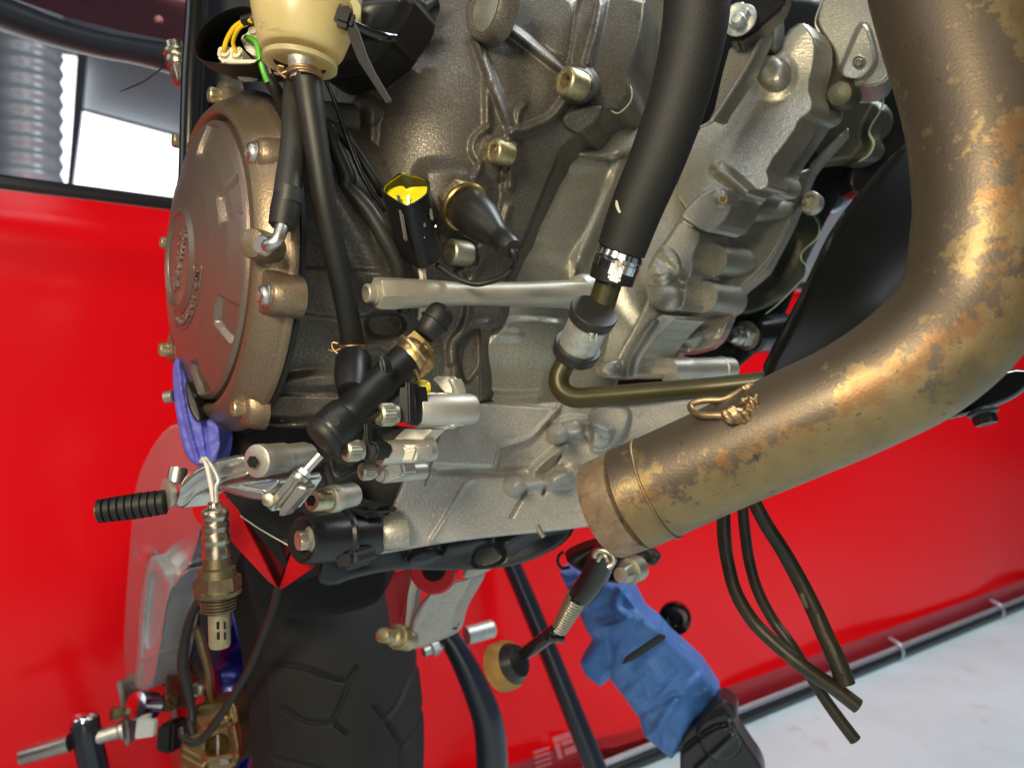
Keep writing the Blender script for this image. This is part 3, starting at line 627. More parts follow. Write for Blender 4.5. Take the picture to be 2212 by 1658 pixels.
# raised lettering on the hub badge and around it
a_ = math.radians(50); ux = F*math.cos(a_)+UP*math.sin(a_); uy = F*-math.sin(a_)+UP*math.cos(a_)
text_mesh('raised_lettering', 'aprilia', CC+N*(.0142*KC)+F*-.001, ux, uy, .0165*KC, 'magnesium_disc', cover, .0008, .95, .35, offset=.0001)
word = 'MAGNESIUM'
ring_pl = []
for k, ch in enumerate(word):
    t = math.radians(-106 + k*(86/8)); rr = .0335; o_ = cl(float(prof(rr))+.0004, rr, t)
    rad = F*math.cos(t)+UP*math.sin(t); tan = F*-math.sin(t)+UP*math.cos(t)
    text_mesh('raised_letter', ch, o_, tan, -rad, .0068*KC, 'magnesium_disc', cover, .0005, offset=.00005)
pl = []
for rr in (.0295, .0378):
    pts = [cl(float(prof(rr))+.0002, rr, math.radians(t)) for t in np.linspace(-114, -12, 30)]; pl.append(pts)
tube3('lettering_border', pl[0] + pl[1][::-1] + [pl[0][0]], .00045, 'magnesium_disc', cover, n=2, seg=8)
# lobes and screws round the rim
def lobe(x, y, s_top, r, kind, rb, mat):
    p = hit(x, y, CC+N*(s_top*KC), N); r = r*KC; t0 = (-.0170-s_top)*KC
    out = (p-CC-N*(s_top*KC)).normalized(); rings = []
    tan = N.cross(out).normalized()
    for s, k, inn in ((t0, 1.30, .030), (t0*.7, 1.24, .030), (t0*.35, 1.14, .028), (-.0022, 1.02, .026), (-.0007, .90, .024), (0, .72, .020)):
        ring = []
        for j in range(28):                                # rounded nose outwards, widening web towards the rim
            t = math.pi*(j/27-.5); ring.append(p+N*s+out*(r*k*math.cos(t))+tan*(r*k*math.sin(t)))
        ring += [p+N*s-out*(inn*.5)+tan*(r*k*1.45), p+N*s-out*inn+tan*(r*k*1.7), p+N*s-out*inn-tan*(r*k*1.7), p+N*s-out*(inn*.5)-tan*(r*k*1.45)]
        rings.append(ring)
    loft('bolt_lobe', rings, 'magnesium', cover, False, True, 80)
    return bolt(kind, x, y, p.y, rb, mat, cover)
lobe(470, 208, -.006, .0088, 'cap', 16, 'zinc')
lobe(551, 332, -.0016, .0076, 'button', 27, 'steel')
lobe(577, 638, -.0016, .0078, 'button', 27, 'steel')
lobe(522, 881, -.006, .0092, 'cap', 17, 'zinc')
lobe(445, 903, -.009, .0088, 'cap', 16, 'zinc')
lobe(392, 306, -.006, .0085, 'cap', 15, 'zinc')
lobe(362, 755, -.006, .0085, 'cap', 14, 'zinc')
lobe(362, 525, -.005, .0085, 'cap', 12, 'zinc')
# oil union boss with elbow
lathe('union_boss', P(572, 533, .405), Vector((-.30, -.95, 0)), [(-.02, .0086), (.010, .0084), (.0118, .0078), (.0122, .0070), (.0122, 0)], 'magnesium', cover, seg=40)
lathe('union_seat', P(572, 530, .391), Vector((-.45, -.89, 0)), [(-.001, .0058), (.002, .0058), (.0035, .0046), (.0035, 0)], 'steel', cover, seg=32)
tube('elbow_pipe', [(577, 531, .389), (580, 530, .383), (597, 520, .382), (607, 498, .384), (612, 470, .388)], [13, 14, 14.5, 14.5, 14], 'steel', cover, n=8, seg=24)
# ------------------------------------------------------------------ reservoir, boots, hoses and wires
A_, B_ = P(664, -40, .400), P(648, 138, .400)
res = lathe('reservoir', A_, B_-A_, [(0, .0300), (.012, .0298), (.026, .0262), (.037, .0228), (.0395, .0212), (.0402, .0196), (.0402, 0)], 'reservoir', bike, seg=64, angle=50)
part_label(res, 'translucent yellowed brake fluid reservoir')
res_n = rod('outlet', (649, 122, .400), (655, 168, .402), [(0, 27), (1, 29)], 'galvanised', res)
lathe('base_ring', P(648, 139, .4005), B_-A_, [(-.002, .0200), (.0006, .0200), (.0008, .0188), (.0004, .0140)], 'reservoir', res, seg=48, cap0=False, cap1=False)
text_mesh('level_mark', 'MIN', P(583, 46, .3795), Vector((.93, -.33, .06)).normalized(), Vector((.02, -.05, 1)).normalized(), .0072, 'reservoir', res, .0003)
tube('level_line', [(568, 68, .384), (590, 62, .378), (606, 58, .374)], 1.2, 'reservoir', res, seg=8)
# ear with hole for the cable tie
lathe('ear', P(742, 28, .392), Vector((.2, -1, .05)), [(-.005, .0092), (.003, .0092), (.0038, .0082), (.0038, .0052), (-.002, .005), (-.002, 0)], 'reservoir', res, seg=40)
lathe('ear_hole', P(740, 28, .388), Vector((.2, -1, .05)), [(-.003, .0047), (.0005, .0047), (.0005, 0)], 'hole', res, seg=30)
tie = thing('cable_tie', 'black plastic cable tie threaded through the yellow reservoir, tail hanging down', 'cable tie', P(745, 40, .385))
plate('tail', Q(Z1, '1440,150 1500,120 1560,250 1620,430 1680,560 1820,800 1800,825 1780,815 1560,480 1500,330'), .380, (.001, .0022, .0006), 'tie_black', tie, .0006)
box('head', P(745, 40, .3795), (.0095, .008, .0105), 'black_gloss', tie, (Vector((.85, .1, -.3)).normalized(), Vector((-.1, 1, 0)), Vector((.3, 0, .85)).normalized()), .0022)
tube('loop', [(738, 2, .392), (736, 14, .384), (742, 30, .379), (752, 46, .381), (790, 66, .388), (830, 80, .394), (856, 82, .402)], [5, 6, 6, 8, 9, 9, 7], 'black_gloss', tie, seg=10, flat=.5)
# wire clamp at the hose
def wire_clamp(name, x, y, d, rpx, axis, par):
    u, v, a = frame(axis); r = S(rpx, d); c = P(x, y, d); pts = []
    for i in range(44):
        t = 2*math.pi*i/18; pts.append(c + u*(r*math.cos(t)) + v*(r*math.sin(t)) + a*(S(6, d)*(i/18-1.2)))
    o = tube3(name, pts, S(3.3, d), 'bronze_wire', par, n=3, seg=8)
    e = c - Vector((1, 0, 0))*r*1.02 - Vector((0, r*.5, 0))
    tube3('clamp_end', [e + Vector((0, 0, S(10, d))), e + Vector((-S(12, d), 0, S(12, d))), e + Vector((-S(10, d), -S(4, d), -S(2, d))), e + Vector((S(6, d), -S(6, d), -S(16, d)))], S(3.3, d), 'bronze_wire', o, n=6, seg=8)
    tube3('clamp_end', [e + Vector((S(14, d), -S(4, d), S(2, d))), e + Vector((-S(8, d), -S(3, d), -S(6, d))), e + Vector((-S(20, d), 0, -S(3, d)))], S(3.3, d), 'bronze_wire', o, n=6, seg=8)
    return o
wire_clamp('wire_clamp', 656, 163, .401, 36, Vector((-.03, .05, 1)), bike)
# fluid hose
part_label(tube('fluid_hose', Q(Z1, '1150,600,.402 1165,680,.402 1195,900,.402 1255,1300,.405 1310,1658,.41') + Q(Z4, '1240,560,.422 1300,860,.436 1330,1040,.444 1332,1120,.446'), [31, 31, 29, 26, 25, 25, 24, 25, 22], 'rubber', bike, seg=24), 'smooth black rubber hose below the reservoir')
wire_clamp('wire_clamp', *Z4(1330, 1075), .444, 27, Vector((0, 0, 1)), bike)
# fabric hose to the clutch cover
fh = tube('fabric_hose', Q(Z1, '1075,620,.424 1065,800,.418 1055,1100,.408 1015,1450,.398 990,1640,.393') + Q(Z4, '885,290,.389'), [24, 26, 27, 29, 29, 27], 'rubber_grey', bike, seg=24, ribs=(.00006, .0015))
part_label(fh, 'woven black hose running to the clutch cover')
tube('end_sleeve', Q(Z4, '918,110,.3905 900,200,.3895 884,292,.389'), [31, 32, 30], 'rubber', bike, seg=24, ribs=(.00008, .0011))
tube('end_sleeve', Q(Z4, '928,60,.391 915,150,.390'), [30.5, 31.5], 'rubber_grey', bike, seg=24)
# big black boot holding the connectors
rim = Q(Z1, '800,515 560,512 380,500 310,470 280,430 268,370 280,310 310,240 400,150 500,90 640,45 720,60 800,150 830,300')
rimS = chaikin(rim, 2); cxm = sum(p[0] for p in rimS)/len(rimS); cym = sum(p[1] for p in rimS)/len(rimS)
def sc_(p, k): return (cxm+(p[0]-cxm)*k, cym+(p[1]-cym)*k)
rings = [[P(*sc_(p, .93), .47) for p in rimS], [P(*sc_(p, .95), .43) for p in rimS], [P(*sc_(p, .97), .412) for p in rimS], [P(*sc_(p, 1.0), .4105) for p in rimS], [P(*sc_(p, 1.01), .413) for p in rimS],
         [P(sc_(p, .98)[0]+22, sc_(p, .98)[1]+22, .432) for p in rimS], [P(sc_(p, .86)[0]+58, sc_(p, .86)[1]+44, .455) for p in rimS], [P(sc_(p, .66)[0]+110, sc_(p, .66)[1]+58, .48) for p in rimS]]
part_label(loft('connector_boot', rings, 'boot_rubber', bike, True, True, 60), 'open black rubber boot with connectors inside')
def conn(poly, d, th, holes, par):
    c = plate('connector', poly, d, th, 'white_plastic', par, .001)
    for hx, hy, r in holes: lathe('socket', P(hx, hy, d-.0006), Vector((0, -1, .35)), [(-.002, S(r, d)), (.0004, S(r, d)), (.0004, S(r*.72, d)), (-.001, S(r*.7, d)), (-.001, 0)], 'white_plastic', c, seg=20)
    return c
conn(Q(Z1, '452,362 640,362 642,470 620,500 500,505 442,440'), .428, (.004, .02, -.003), [(*Z1(508, 420), 11), (*Z1(600, 425), 11)], bike)
conn(Q(Z1, '640,300 720,200 800,210 830,420 740,440 660,380'), .432, (.004, .016, -.003), [(*Z1(690, 310), 13), (*Z1(735, 240), 10)], bike)
conn(Q(Z1, '640,470 780,470 785,500 530,500 510,496'), .424, (.002, .02, .001), [], bike)
tube('yellow_wire', Q(Z1, '720,165,.408 670,165,.412 590,215,.418 535,300,.423 508,380,.426 512,425,.430'), 5, 'wire_yellow', bike, seg=12)
tube('yellow_wire', Q(Z1, '690,190,.412 630,220,.416 590,285,.421 578,350,.425 600,410,.428 620,435,.431'), 4.4, 'wire_yellow', bike, seg=12)
tube('wire_sleeve', Q(Z1, '660,165,.412 720,150,.410 800,140,.41'), 11, 'black_plastic', bike, seg=14)
tube('green_wire', Q(Z1, '685,300,.428 720,305,.420 765,350,.414 785,450,.413 815,560,.414 850,650,.416'), 6.2, 'wire_green', bike, seg=12)
tube('blue_wire', Q(Z1, '820,480,.417 845,560,.418 870,640,.42'), 4.0, 'wire_blue', bike, seg=10)
tube('orange_wire', Q(Z1, '845,500,.419 868,570,.42 885,640,.421'), 3.0, 'wire_orange', bike, seg=10)
tube('loom_sleeve', Q(Z1, '845,600,.418 900,690,.421 960,790,.428 1020,900,.435 1080,1010,.445'), [13, 14, 14, 14, 14], 'black_plastic', bike, seg=16)
# rubber boot to the right of the reservoir
relief('intake_boot', Q(Z1, '1200,300 1400,100 1500,-90 2010,-90 2005,40 1975,140 1900,250 1840,340 1700,560 1560,605 1400,612 1250,600 1180,520'),
    [(700, 60, .45), (790, 60, .425), (860, 60, .440), (760, 140, .445), (830, 120, .45)], [('seg', Q(Z1, '1480,210 1640,260 1840,320'), .004, 16), ('seg', Q(Z1, '1880,-50 1960,30 2010,20'), .003, 10)], 'boot_rubber', bike, 3, 40, .022, (.01, .03, 0))
rod('dark_pipe_end', (*Z1(2100, 30), .50), (*Z1(2010, 90), .49), [(0, 34), (.9, 32), (1, 26)], 'black_gloss', bike)
# loose cables over the case
tube('thin_cable', Q(Z1, '1265,560,.43 1310,640,.435 1390,830,.44 1480,1090,.45 1600,1390,.455 1760,1640,.465') + Q(Z5, '240,440,.468'), [4, 4.5, 5, 6, 6, 5, 5], 'black_gloss', bike, seg=10)
tube('cable', Q(Z1, '1300,960,.452 1400,1030,.455 1490,1130,.458 1590,1260,.465 1720,1460,.472') + Q(Z5, '230,330,.48'), [12, 12, 12, 11, 10, 10], 'rubber', bike, seg=12)
tube('cable', Q(Z1, '1330,1000,.448 1390,1180,.45 1480,1400,.454') + Q(Z4, '1290,40,.455 1430,200,.458 1540,380,.462 1610,520,.468 1640,680,.475 1660,830,.485'), [14, 17, 19, 19, 19, 18, 17, 16, 15], 'rubber_grey', bike, seg=16)
# ------------------------------------------------------------------ unplugged connector with yellow seal
uc = thing('wiring_connector', 'unplugged black connector with bright yellow interior, on two pale wires', 'connector', P(890, 570, .47))
rimq = Q(Z5, '228,300 240,255 360,170 400,158 580,200 608,225 608,300 590,340 480,415 440,425 390,415 240,320')
def rq(k, dx=0, dy=0, d0=.440, tilt=.00025):
    p = chaikin(rimq, 2); cx0 = sum(q[0] for q in p)/len(p); cy0 = sum(q[1] for q in p)/len(p)
    return [P(cx0+(q[0]-cx0)*k+dx, cy0+(q[1]-cy0)*k+dy, d0 - (q[1]-cy0)*tilt) for q in p]
loft('housing', [rq(.80, 4, 7, .452), rq(.88, 2, 4, .444), rq(.93, 0, 0, .4395), rq(1.0, 0, 0, .4395), rq(1.02, 1, 3, .441), rq(.99, 4, 20, .445), rq(.95, 16, 70, .455), rq(.93, 32, 136, .467), rq(.84, 33, 142, .468)], 'black_plastic', uc, False, True, 40)
loft('yellow_seal', [rq(.905, 1, 1, .4405), rq(.90, 2, 4, .444), rq(.86, 3, 8, .447), rq(.20, 3, 10, .448)], 'yellow_plastic', uc, False, True, 50)
box('contact_pin', P(*Z5(445, 385), .436), (.0012, .001, .007), 'zinc', uc)
box('rail', P(*Z5(395, 520), .438), (.0022, .002, .028), 'rubber', uc, (Vector((1, 0, 0)), Vector((0, 1, 0)), Vector((-.16, -.10, 1)).normalized()), .0008)
for zx, zy in ((565, 545), (625, 490)): box('latch_rib', P(*Z5(zx, zy), .446), (.0018, .002, .008), 'rubber', uc, (Vector((1, 0, 0)), Vector((0, 1, 0)), Vector((-.2, 0, 1)).normalized()), .0006)
for zx, zy in ((570, 670), (660, 585)): box('latch_pip', P(*Z5(zx, zy), .450), (.0010, .001, .0018), 'zinc_grey', uc, bevel=.0003)
tube('pale_wire', Q(Z5, '535,900,.466 552,1000,.468 548,1150,.475 535,1320,.485'), 5.5, 'wire_white', uc, seg=10)
tube('pale_wire', Q(Z5, '560,900,.467 572,1000,.470 575,1150,.478 560,1330,.488'), 4.6, 'wire_white', uc, seg=10)
# ------------------------------------------------------------------ oil pressure switch with rubber boot
a0, a1 = (*Z5(850, 395), .474), (*Z5(1290, 790), .432)
sw = rod('switch_hex', a0, a1, [(-.05, 50, 'h'), (.10, 50, 'h'), (.11, 44), (.16, 42), (.17, 40)], 'zinc_rusty', bike, seg=60)
rod('switch_washer', a0, a1, [(.09, 55), (.115, 55), (.13, 52)], 'brass', sw, seg=48)
part_label(rod('switch_boot', a0, a1, [(.13, 43), (.15, 47), (.36, 47), (.46, 44), (.58, 35), (.70, 26), (.78, 23), (.80, 26), (.92, 25), (.95, 22), (.95, 10)], 'boot_rubber', bike, seg=44, angle=60), 'black tapered rubber boot over the pressure switch')
tube('switch_wire', Q(Z5, '1245,745,.437 1280,800,.436 1290,850,.440 1275,905,.452 1200,980,.456 1080,1025,.460 960,1040,.462 820,990,.465 670,890,.470'), [9, 11, 7.5, 6.5, 6.5, 6.5, 6.5, 6.5, 6.5], 'rubber', bike, seg=14)
bolt('plain', *Z5(880, 800), .495, 28, 'zinc_grey', bike)
bolt('plain', *Z2(830, 1212), .500, 26, 'zinc_rusty', bike)
bolt('plain', *Z2(1400, 672), .515, 30, 'zinc_rusty', bike)
# ------------------------------------------------------------------ turned alloy rod standing off the engine
RB = P(1262, 636, .548); RA = (P(783, 633, .438)-RB).normalized()
prof = []; SEGR = 48
def rodring(s, r, hexk):
    u, v, a = frame(RA); out = []; r = r*1.10
    for j in range(SEGR):
        t = 2*math.pi*j/SEGR; q = ((t+.3) % (math.pi/3))-math.pi/6; rh = r*math.cos(math.pi/6)/math.cos(q)*1.06
        rr = r*(1-hexk)+min(rh, r*1.09)*hexk; out.append(RB+RA*(s*1.03)+u*(rr*math.cos(t))+v*(rr*math.sin(t)))
    return out
spec = [(.0, .0098, 1), (.012, .0098, 1), (.024, .0095, .5), (.034, .0088, 0), (.06, .0078, 0), (.09, .0070, 0), (.115, .0072, 0), (.135, .0081, 0), (.145, .0086, .5), (.155, .0089, 1), (.166, .0090, 1), (.1672, .0084, 1), (.1674, .0062, 0), (.1690, .0060, 0), (.1695, .0052, 0), (.1735, .0052, 0), (.1742, .0048, 0), (.1742, .0036, 0), (.166, .0034, 0), (.166, .0002, 0)]
sr = loft('standoff_rod', [rodring(*q) for q in spec], 'alloy_rod', bike, True, True, 28)
part_label(sr, 'long pale alloy stand-off rod with hexagon ends and threaded tip')
rod('rod_washer', (*Z5(1870, 1090), .555), (*Z5(1780, 1085), .545), [(0, 34), (.6, 34), (1, 30)], 'galvanised', bike)
# ------------------------------------------------------------------ large coolant hose, ear clamp, rings and olive pipe
M('hose_weave', (.013, .0126, .0115), 0, .58, .15, 60, .5, 1100)
hp = [(1508, -40, .430), (1500, 60, .434), (1472, 190, .442), (1425, 330, .452), (1375, 450, .462), (1342, 540, .470)]
part_label(tube('coolant_hose', hp, [72, 70, 65, 61, 57, 53], 'hose_weave', bike, seg=48, n=12), 'thick woven black coolant hose')
hs = tube('hose_end', [(1345, 530, .471), (1330, 572, .474), (1320, 607, .477)], [47, 49, 48], 'rubber', bike, seg=40, ribs=(.00006, .0016))
c0, c1 = (1341, 545, .4715), (1327, 583, .4745)
cl_ = rod('ear_clamp', c0, c1, [(0, 48), (0, 51), (.30, 52.5), (.34, 51), (.5, 51), (.54, 52.5), (.98, 51), (1, 48)], 'polished', bike, seg=48, cap0=False, cap1=False)
box('clamp_ear', P(*Z6(598, 555), .440), (.0085, .006, .011), 'polished', cl_, (Vector((.93, .1, -.3)).normalized(), Vector((0, 1, 0)), Vector((.3, 0, .93)).normalized()), .002)
box('clamp_tail', P(*Z6(585, 620), .442), (.0080, .004, .004), 'polished', cl_, (Vector((.93, .1, -.3)).normalized(), Vector((0, 1, 0)), Vector((.3, 0, .93)).normalized()), .0012)
tube('fabric_thread', Q(Z6, '615,500,.436 630,485,.434 640,500,.433 628,512,.434 632,525,.435'), 1.3, 'wire_yellow', cl_, seg=6, n=6)
plate('scuff', Q(Z6, '600,0 612,8 620,40 628,70 640,98 628,104 608,72 596,34'), .4488, (0, .002, 0), 'white_plastic', bike, 0)
nk0, nk1 = (1318, 600, .478), (1288, 690, .484)
rod('pipe_neck', nk0, nk1, [(-.1, 30), (.3, 29), (.75, 30), (1.2, 30)], 'olive_tube', bike, seg=32)
gx0, gx1 = (1292, 655, .462), (1226, 795, .500)
def flr(name, t0, t1, r, mat): return rod(name, gx0, gx1, [(t0, r*.62), (t0+.004, r*.97), (t0+.02, r), (t0+.03, r*1.0), (t0+(t1-t0)*.45, r*.99), (t0+(t1-t0)*.5, r*.955), (t1-.015, r*.955), (t1, r*.90), (t1, r*.6)], mat, bike, seg=56, angle=25)
flr('rubber_ring', .10, .25, 53, 'rubber_grey'); flr('rubber_ring', .62, .78, 52, 'rubber_grey')
gs = rod('galvanised_sleeve', gx0, gx1, [(.2, 44), (.64, 44)], 'galvanised', bike, seg=44)
text_mesh('stamped_number', '12', P(*Z6(425, 1080), .460), Vector((-.9, 0, .12)), Vector((-.1, .15, -1)), .0070, 'zinc_grey', gs, .0004)
part_label(tube('olive_pipe', [(1240, 745, .487), (1222, 782, .490), (1207, 815, .490), (1213, 842, .488), (1240, 858, .484), (1290, 857, .478), (1420, 846, .462), (1540, 836, .446), (1650, 824, .435)], [22, 22.5, 22.5, 22.5, 22.5, 22.5, 22, 22, 22], 'olive_tube', bike, seg=28, n=12), 'bent olive steel coolant pipe')
# ------------------------------------------------------------------ sump and lower engine
relief('sump', Q(Z0, '800,1200 830,1130 870,1040 890,960 905,895 960,862 1060,868 1270,868 1340,880 1600,850 1580,930 1480,1000 1400,1050 1330,1120 1270,1140 1000,1165 860,1190'),
    [(820, 1190, .500), (900, 950, .512), (1000, 880, .535), (1250, 880, .575), (1550, 870, .585), (1300, 1120, .565), (1000, 1160, .525), (1100, 1000, .545), (1450, 1000, .57)],
    [('half', Z7(1658, 620), Z7(1270, 900), .0, 10), ('seg', Q(Z7, '1658,620 1580,720 1470,825 1330,860 1290,900 1270,1000'), .003, 8), ('poly', Q(Z7, '1658,640 1480,840 1310,880 1280,1000 940,1010 860,1100 940,800 1060,600'), .006, 8, 1),
     ('seg', Q(Z7, '1140,1060 1090,1090 1000,1260 900,1420'), .003, 8), ('seg', Q(Z7, '1460,1120 1370,1280'), -.004, 6), ('dome', *Z7(1385, 1095), 24, .014), ('seg', Q(Z7, '1400,1095 1490,1080 1700,1060'), .012, 22), ('seg', Q(Z7, '1505,1020 1580,940 1690,860'), .010, 16), ('dome', *Z7(1640, 790), 24, .014), ('seg', Q(Z7, '1640,790 1760,770'), .012, 22),
     ('seg', Q(Z7, '1570,1040 1560,1150'), -.003, 5), ('half', Z7(560, 1470), Z7(760, 1060), -.0, 10), ('seg', Q(Z7, '920,1000 1200,1010 1290,1020 1700,1000'), -.004, 16),
     ('seg', Q(Y2, '130,500 250,480 420,560'), .006, 16), ('dome', *Y2(110, 575), 22, .012), ('seg', Q(Y2, '110,575 240,570'), .012, 20), ('dome', *Y2(360, 580), 30, .010), ('poly', Q(Y2, '290,400 560,400 540,560 430,680 300,700 330,560'), .010, 10), ('dome', *Y2(110, 830), 22, .010), ('seg', Q(Y2, '60,890 110,830 230,800'), .010, 18), ('seg', Q(Y2, '160,650 90,760 20,940'), -.004, 6), ('wob', .0006, 50)],
    'cast_sump', bike, 2.2, 8, .004, (.0, .03, .0), hk=1.25)
rod('sump_corner', (846, 1150, .498), (800, 1158, .492), [(-.6, 40), (.2, 38), (.5, 34), (.55, 31), (.9, 31), (1, 28)], 'cast_light', bike)
# black lower rail with engine mount
relief('lower_rail', Q(Z7, '560,1290 700,1490 900,1440 1350,1310 1700,1250 1760,1330 1690,1440 1500,1540 1300,1590 1000,1600 700,1590 440,1640 300,1700 200,1658 300,1400'),
    [(700, 1230, .50), (860, 1220, .535), (1100, 1180, .57), (1240, 1120, .59), (1150, 1220, .57), (900, 1240, .55)],
    [('poly', Q(Z7, '760,1500 900,1470 1000,1520 760,1580'), .008, 12), ('seg', Q(Z7, '1000,1470 1200,1420'), .006, 22), ('poly', Q(Z7, '1150,1460 1330,1440 1330,1560 1130,1600'), -.006, 12), ('seg', Q(Z7, '1340,1440 1520,1330 1700,1290'), .010, 30), ('wob', .0015, 26)], 'black_paint', bike, 3, 10, .005, (0, .03, 0))
tube('rail_rib', [(x, y, .55) for x, y in Q(Z7, '1520,1330 1540,1370 1560,1400')], 6, 'cast_light', bike, seg=10)
mt = rod('engine_mount', (652, 1166, .455), (815, 1150, .500), [(0, 42), (.0, 50), (.03, 53), (.45, 54), (.48, 60), (.52, 60), (.55, 46), (.98, 46), (1, 40)], 'black_paint', bike, seg=48)
rod('mount_recess', (650, 1166, .4545), (670, 1164, .46), [(-.1, 44), (0, 40), (.01, 4)], 'hole', mt, seg=40)
plate('mount_lug', Q(Z7, '320,1480 420,1470 450,1520 430,1600 340,1610 310,1560'), .462, (.012, .02, 0), 'black_paint', mt, .003)
bolt('hex', 668, 1164, .452, 23, 'zinc_grey', bike)
# ------------------------------------------------------------------ rear brake master cylinder
MA, MB = (*Z7(790, 330), .432), (*Z7(270, 810), .398)
mc = rod('master_cylinder', MA, MB, [(-.02, 36), (.0, 41), (.10, 43), (.30, 42), (.55, 43), (.74, 43), (.76, 48), (.80, 50), (.95, 51), (.98, 49), (1.0, 45), (1.0, 20)], 'black_plastic', bike, seg=52, angle=55)
part_label(mc, 'black rear brake master cylinder')
rod('dust_boot', MA, MB, [(.96, 47), (.98, 49), (1.02, 48), (1.05, 42), (1.06, 22)], 'rubber', mc, seg=44)
rod('inlet_stub', (*Z7(430, 470), .418), (*Z7(437, 350), .432), [(-.6, 30), (.0, 39), (.85, 40), (.93, 39), (1, 36), (1, 20)], 'black_plastic', mc, seg=44, angle=60)
text_mesh('moulded_mark', '10', P(*Z7(300, 728), .3655), Vector((.72, .2, .66)).normalized(), Vector((-.62, -.2, .74)).normalized(), .0095, 'rubber_grey', mc, .0004)
plate('mould_rib', Q(Z7, '590,320 610,360 620,420 610,440 580,390'), .398, (.004, .006, 0), 'black_plastic', mc, .0015)
bj = rod('banjo_union', (*Z7(800, 330), .432), (*Z7(720, 400), .428), [(-.75, 26), (-.6, 37), (-.3, 45), (.1, 46), (.45, 45), (.7, 41), (.72, 44), (.9, 45)], 'brass', bike, seg=44)
rod('banjo_washer', (*Z7(800, 305), .431), (*Z7(770, 330), .430), [(0, 42), (.02, 46), (.35, 46), (.38, 42)], 'zinc', bj, seg=40)
rod('banjo_hex', (*Z7(850, 240), .433), (*Z7(800, 290), .432), [(-.05, 30, 'h'), (0, 34, 'h'), (.85, 36, 'h'), (.86, 42), (1.05, 43)], 'brass', bj, seg=60)
cp0, cp1 = (*Z7(960, 68), .436), (*Z7(850, 215), .432)
rod('bleeder_cap', cp0, cp1, [(-.22, 1), (-.20, 12), (-.12, 23), (.0, 29), (.15, 31.5), (.36, 31), (.38, 34), (.44, 34), (.46, 30), (.70, 27), (.96, 25), (1, 20)], 'rubber', bj, seg=40, angle=60)
# mounting ears and knurled screws
plate('mount_ear', Q(Z7, '690,500 770,490 785,560 790,700 770,740 700,745 670,700 690,600'), .415, tuple(-N*.012), 'black_plastic', mc, .002)
plate('mount_ear', Q(Z7, '480,730 515,735 520,830 570,850 580,900 550,950 480,950 455,900 480,830'), .405, tuple(-N*.010), 'black_plastic', mc, .002)
plate('ear_rib', Q(Z7, '735,480 760,480 765,730 740,740'), .408, tuple(-N*.004), 'black_plastic', mc, .001)
plate('ear_rib', Q(Z7, '490,725 510,725 515,840 495,850'), .399, tuple(-N*.004), 'black_plastic', mc, .001)
bolt('cap', *Z7(655, 676), .412, 25, 'zinc_grey', bike)
bolt('cap', *Z7(455, 887), .402, 23.5, 'zinc_grey', bike)
bolt('cap', *Z7(535, 1010), .425, 19, 'zinc_grey', bike)
part_label(bolt('cap', *Z7(850, 518), .44, 17, 'yellow_plastic', bike), 'yellow paint-marked knurled screw behind the master cylinder')
# alloy bosses the cylinder is bolted to
def boss_al(x0, y0, d0, L, r, par=bike, name='bracket_boss', mat='alloy'):
    return lathe(name, P(x0, y0, d0), -N, [(0, S(r*.96, d0)), (.0005, S(r, d0)), (L-.002, S(r, d0)), (L, S(r*.95, d0))], mat, par, seg=40)
bk = boss_al(*Z7(800, 655), .425, .040, 36)
plate('boss_web', Q(Z7, '800,560 900,540 990,560 1035,640 1030,720 990,765 860,760 800,740'), .434, tuple(-N*.012), 'alloy', bk, .002)
plate('boss_web', Q(Z7, '880,450 1000,450 1035,520 1035,640 940,520 900,480'), .452, tuple(-N*.010), 'alloy', bk, .002)
plate('bracket_arm', Q(Z7, '740,760 900,765 790,880 820,860 815,900 560,950 580,850 640,850'), .430, tuple(-N*.010), 'alloy', bike, .002)
boss_al(*Z7(590, 905), .415, .035, 27); plate('bracket_arm', Q(Z7, '580,860 800,855 815,880 790,960 560,955'), .417, tuple(-N*.012), 'alloy', bike, .0025)
boss_al(*Z7(600, 1030), .44, .03, 20); plate('bracket_arm', Q(Z7, '540,1070 640,960 720,960 735,1030 700,1050 580,1080'), .437, tuple(-N*.01), 'alloy', bike, .002)
# lower alloy plate bosses
rod('pivot_boss', (*Z7(290, 1180), .435), (*Z7(430, 1150), .455), [(0, 27), (.08, 30), (.3, 30), (.34, 27), (1, 26)], 'alloy', bike, seg=40)
rod('pivot_bolt', (*Z7(185, 1185), .425), (*Z7(275, 1178), .435), [(0, 14), (.02, 22), (.1, 24), (1, 25)], 'zinc', bike, seg=40)
rod('pivot_bolt_socket', (*Z7(182, 1185), .4245), (*Z7(200, 1184), .427), [(-.05, 13, 'h'), (0, 13, 'h'), (.1, 2)], 'hole', bike, seg=36)
tube('brake_hose', Q(Z7, '300,950,.43 320,1020,.43 350,1045,.43 420,1010,.435 500,960,.44'), 9, 'rubber', bike, seg=12)
plate('frame_gusset', Q(Z7, '20,1050 240,950 330,1180 480,1210 590,1230 520,1290 300,1330 60,1260'), .48, tuple(-N*.02), 'black_paint', bike, .003)
plate('dark_backing', Q(Z0, '470,930 700,900 930,930 900,1000 860,1130 820,1190 640,1260 480,1060'), .53, (0, .01, 0), 'black_plastic', bike, .001)
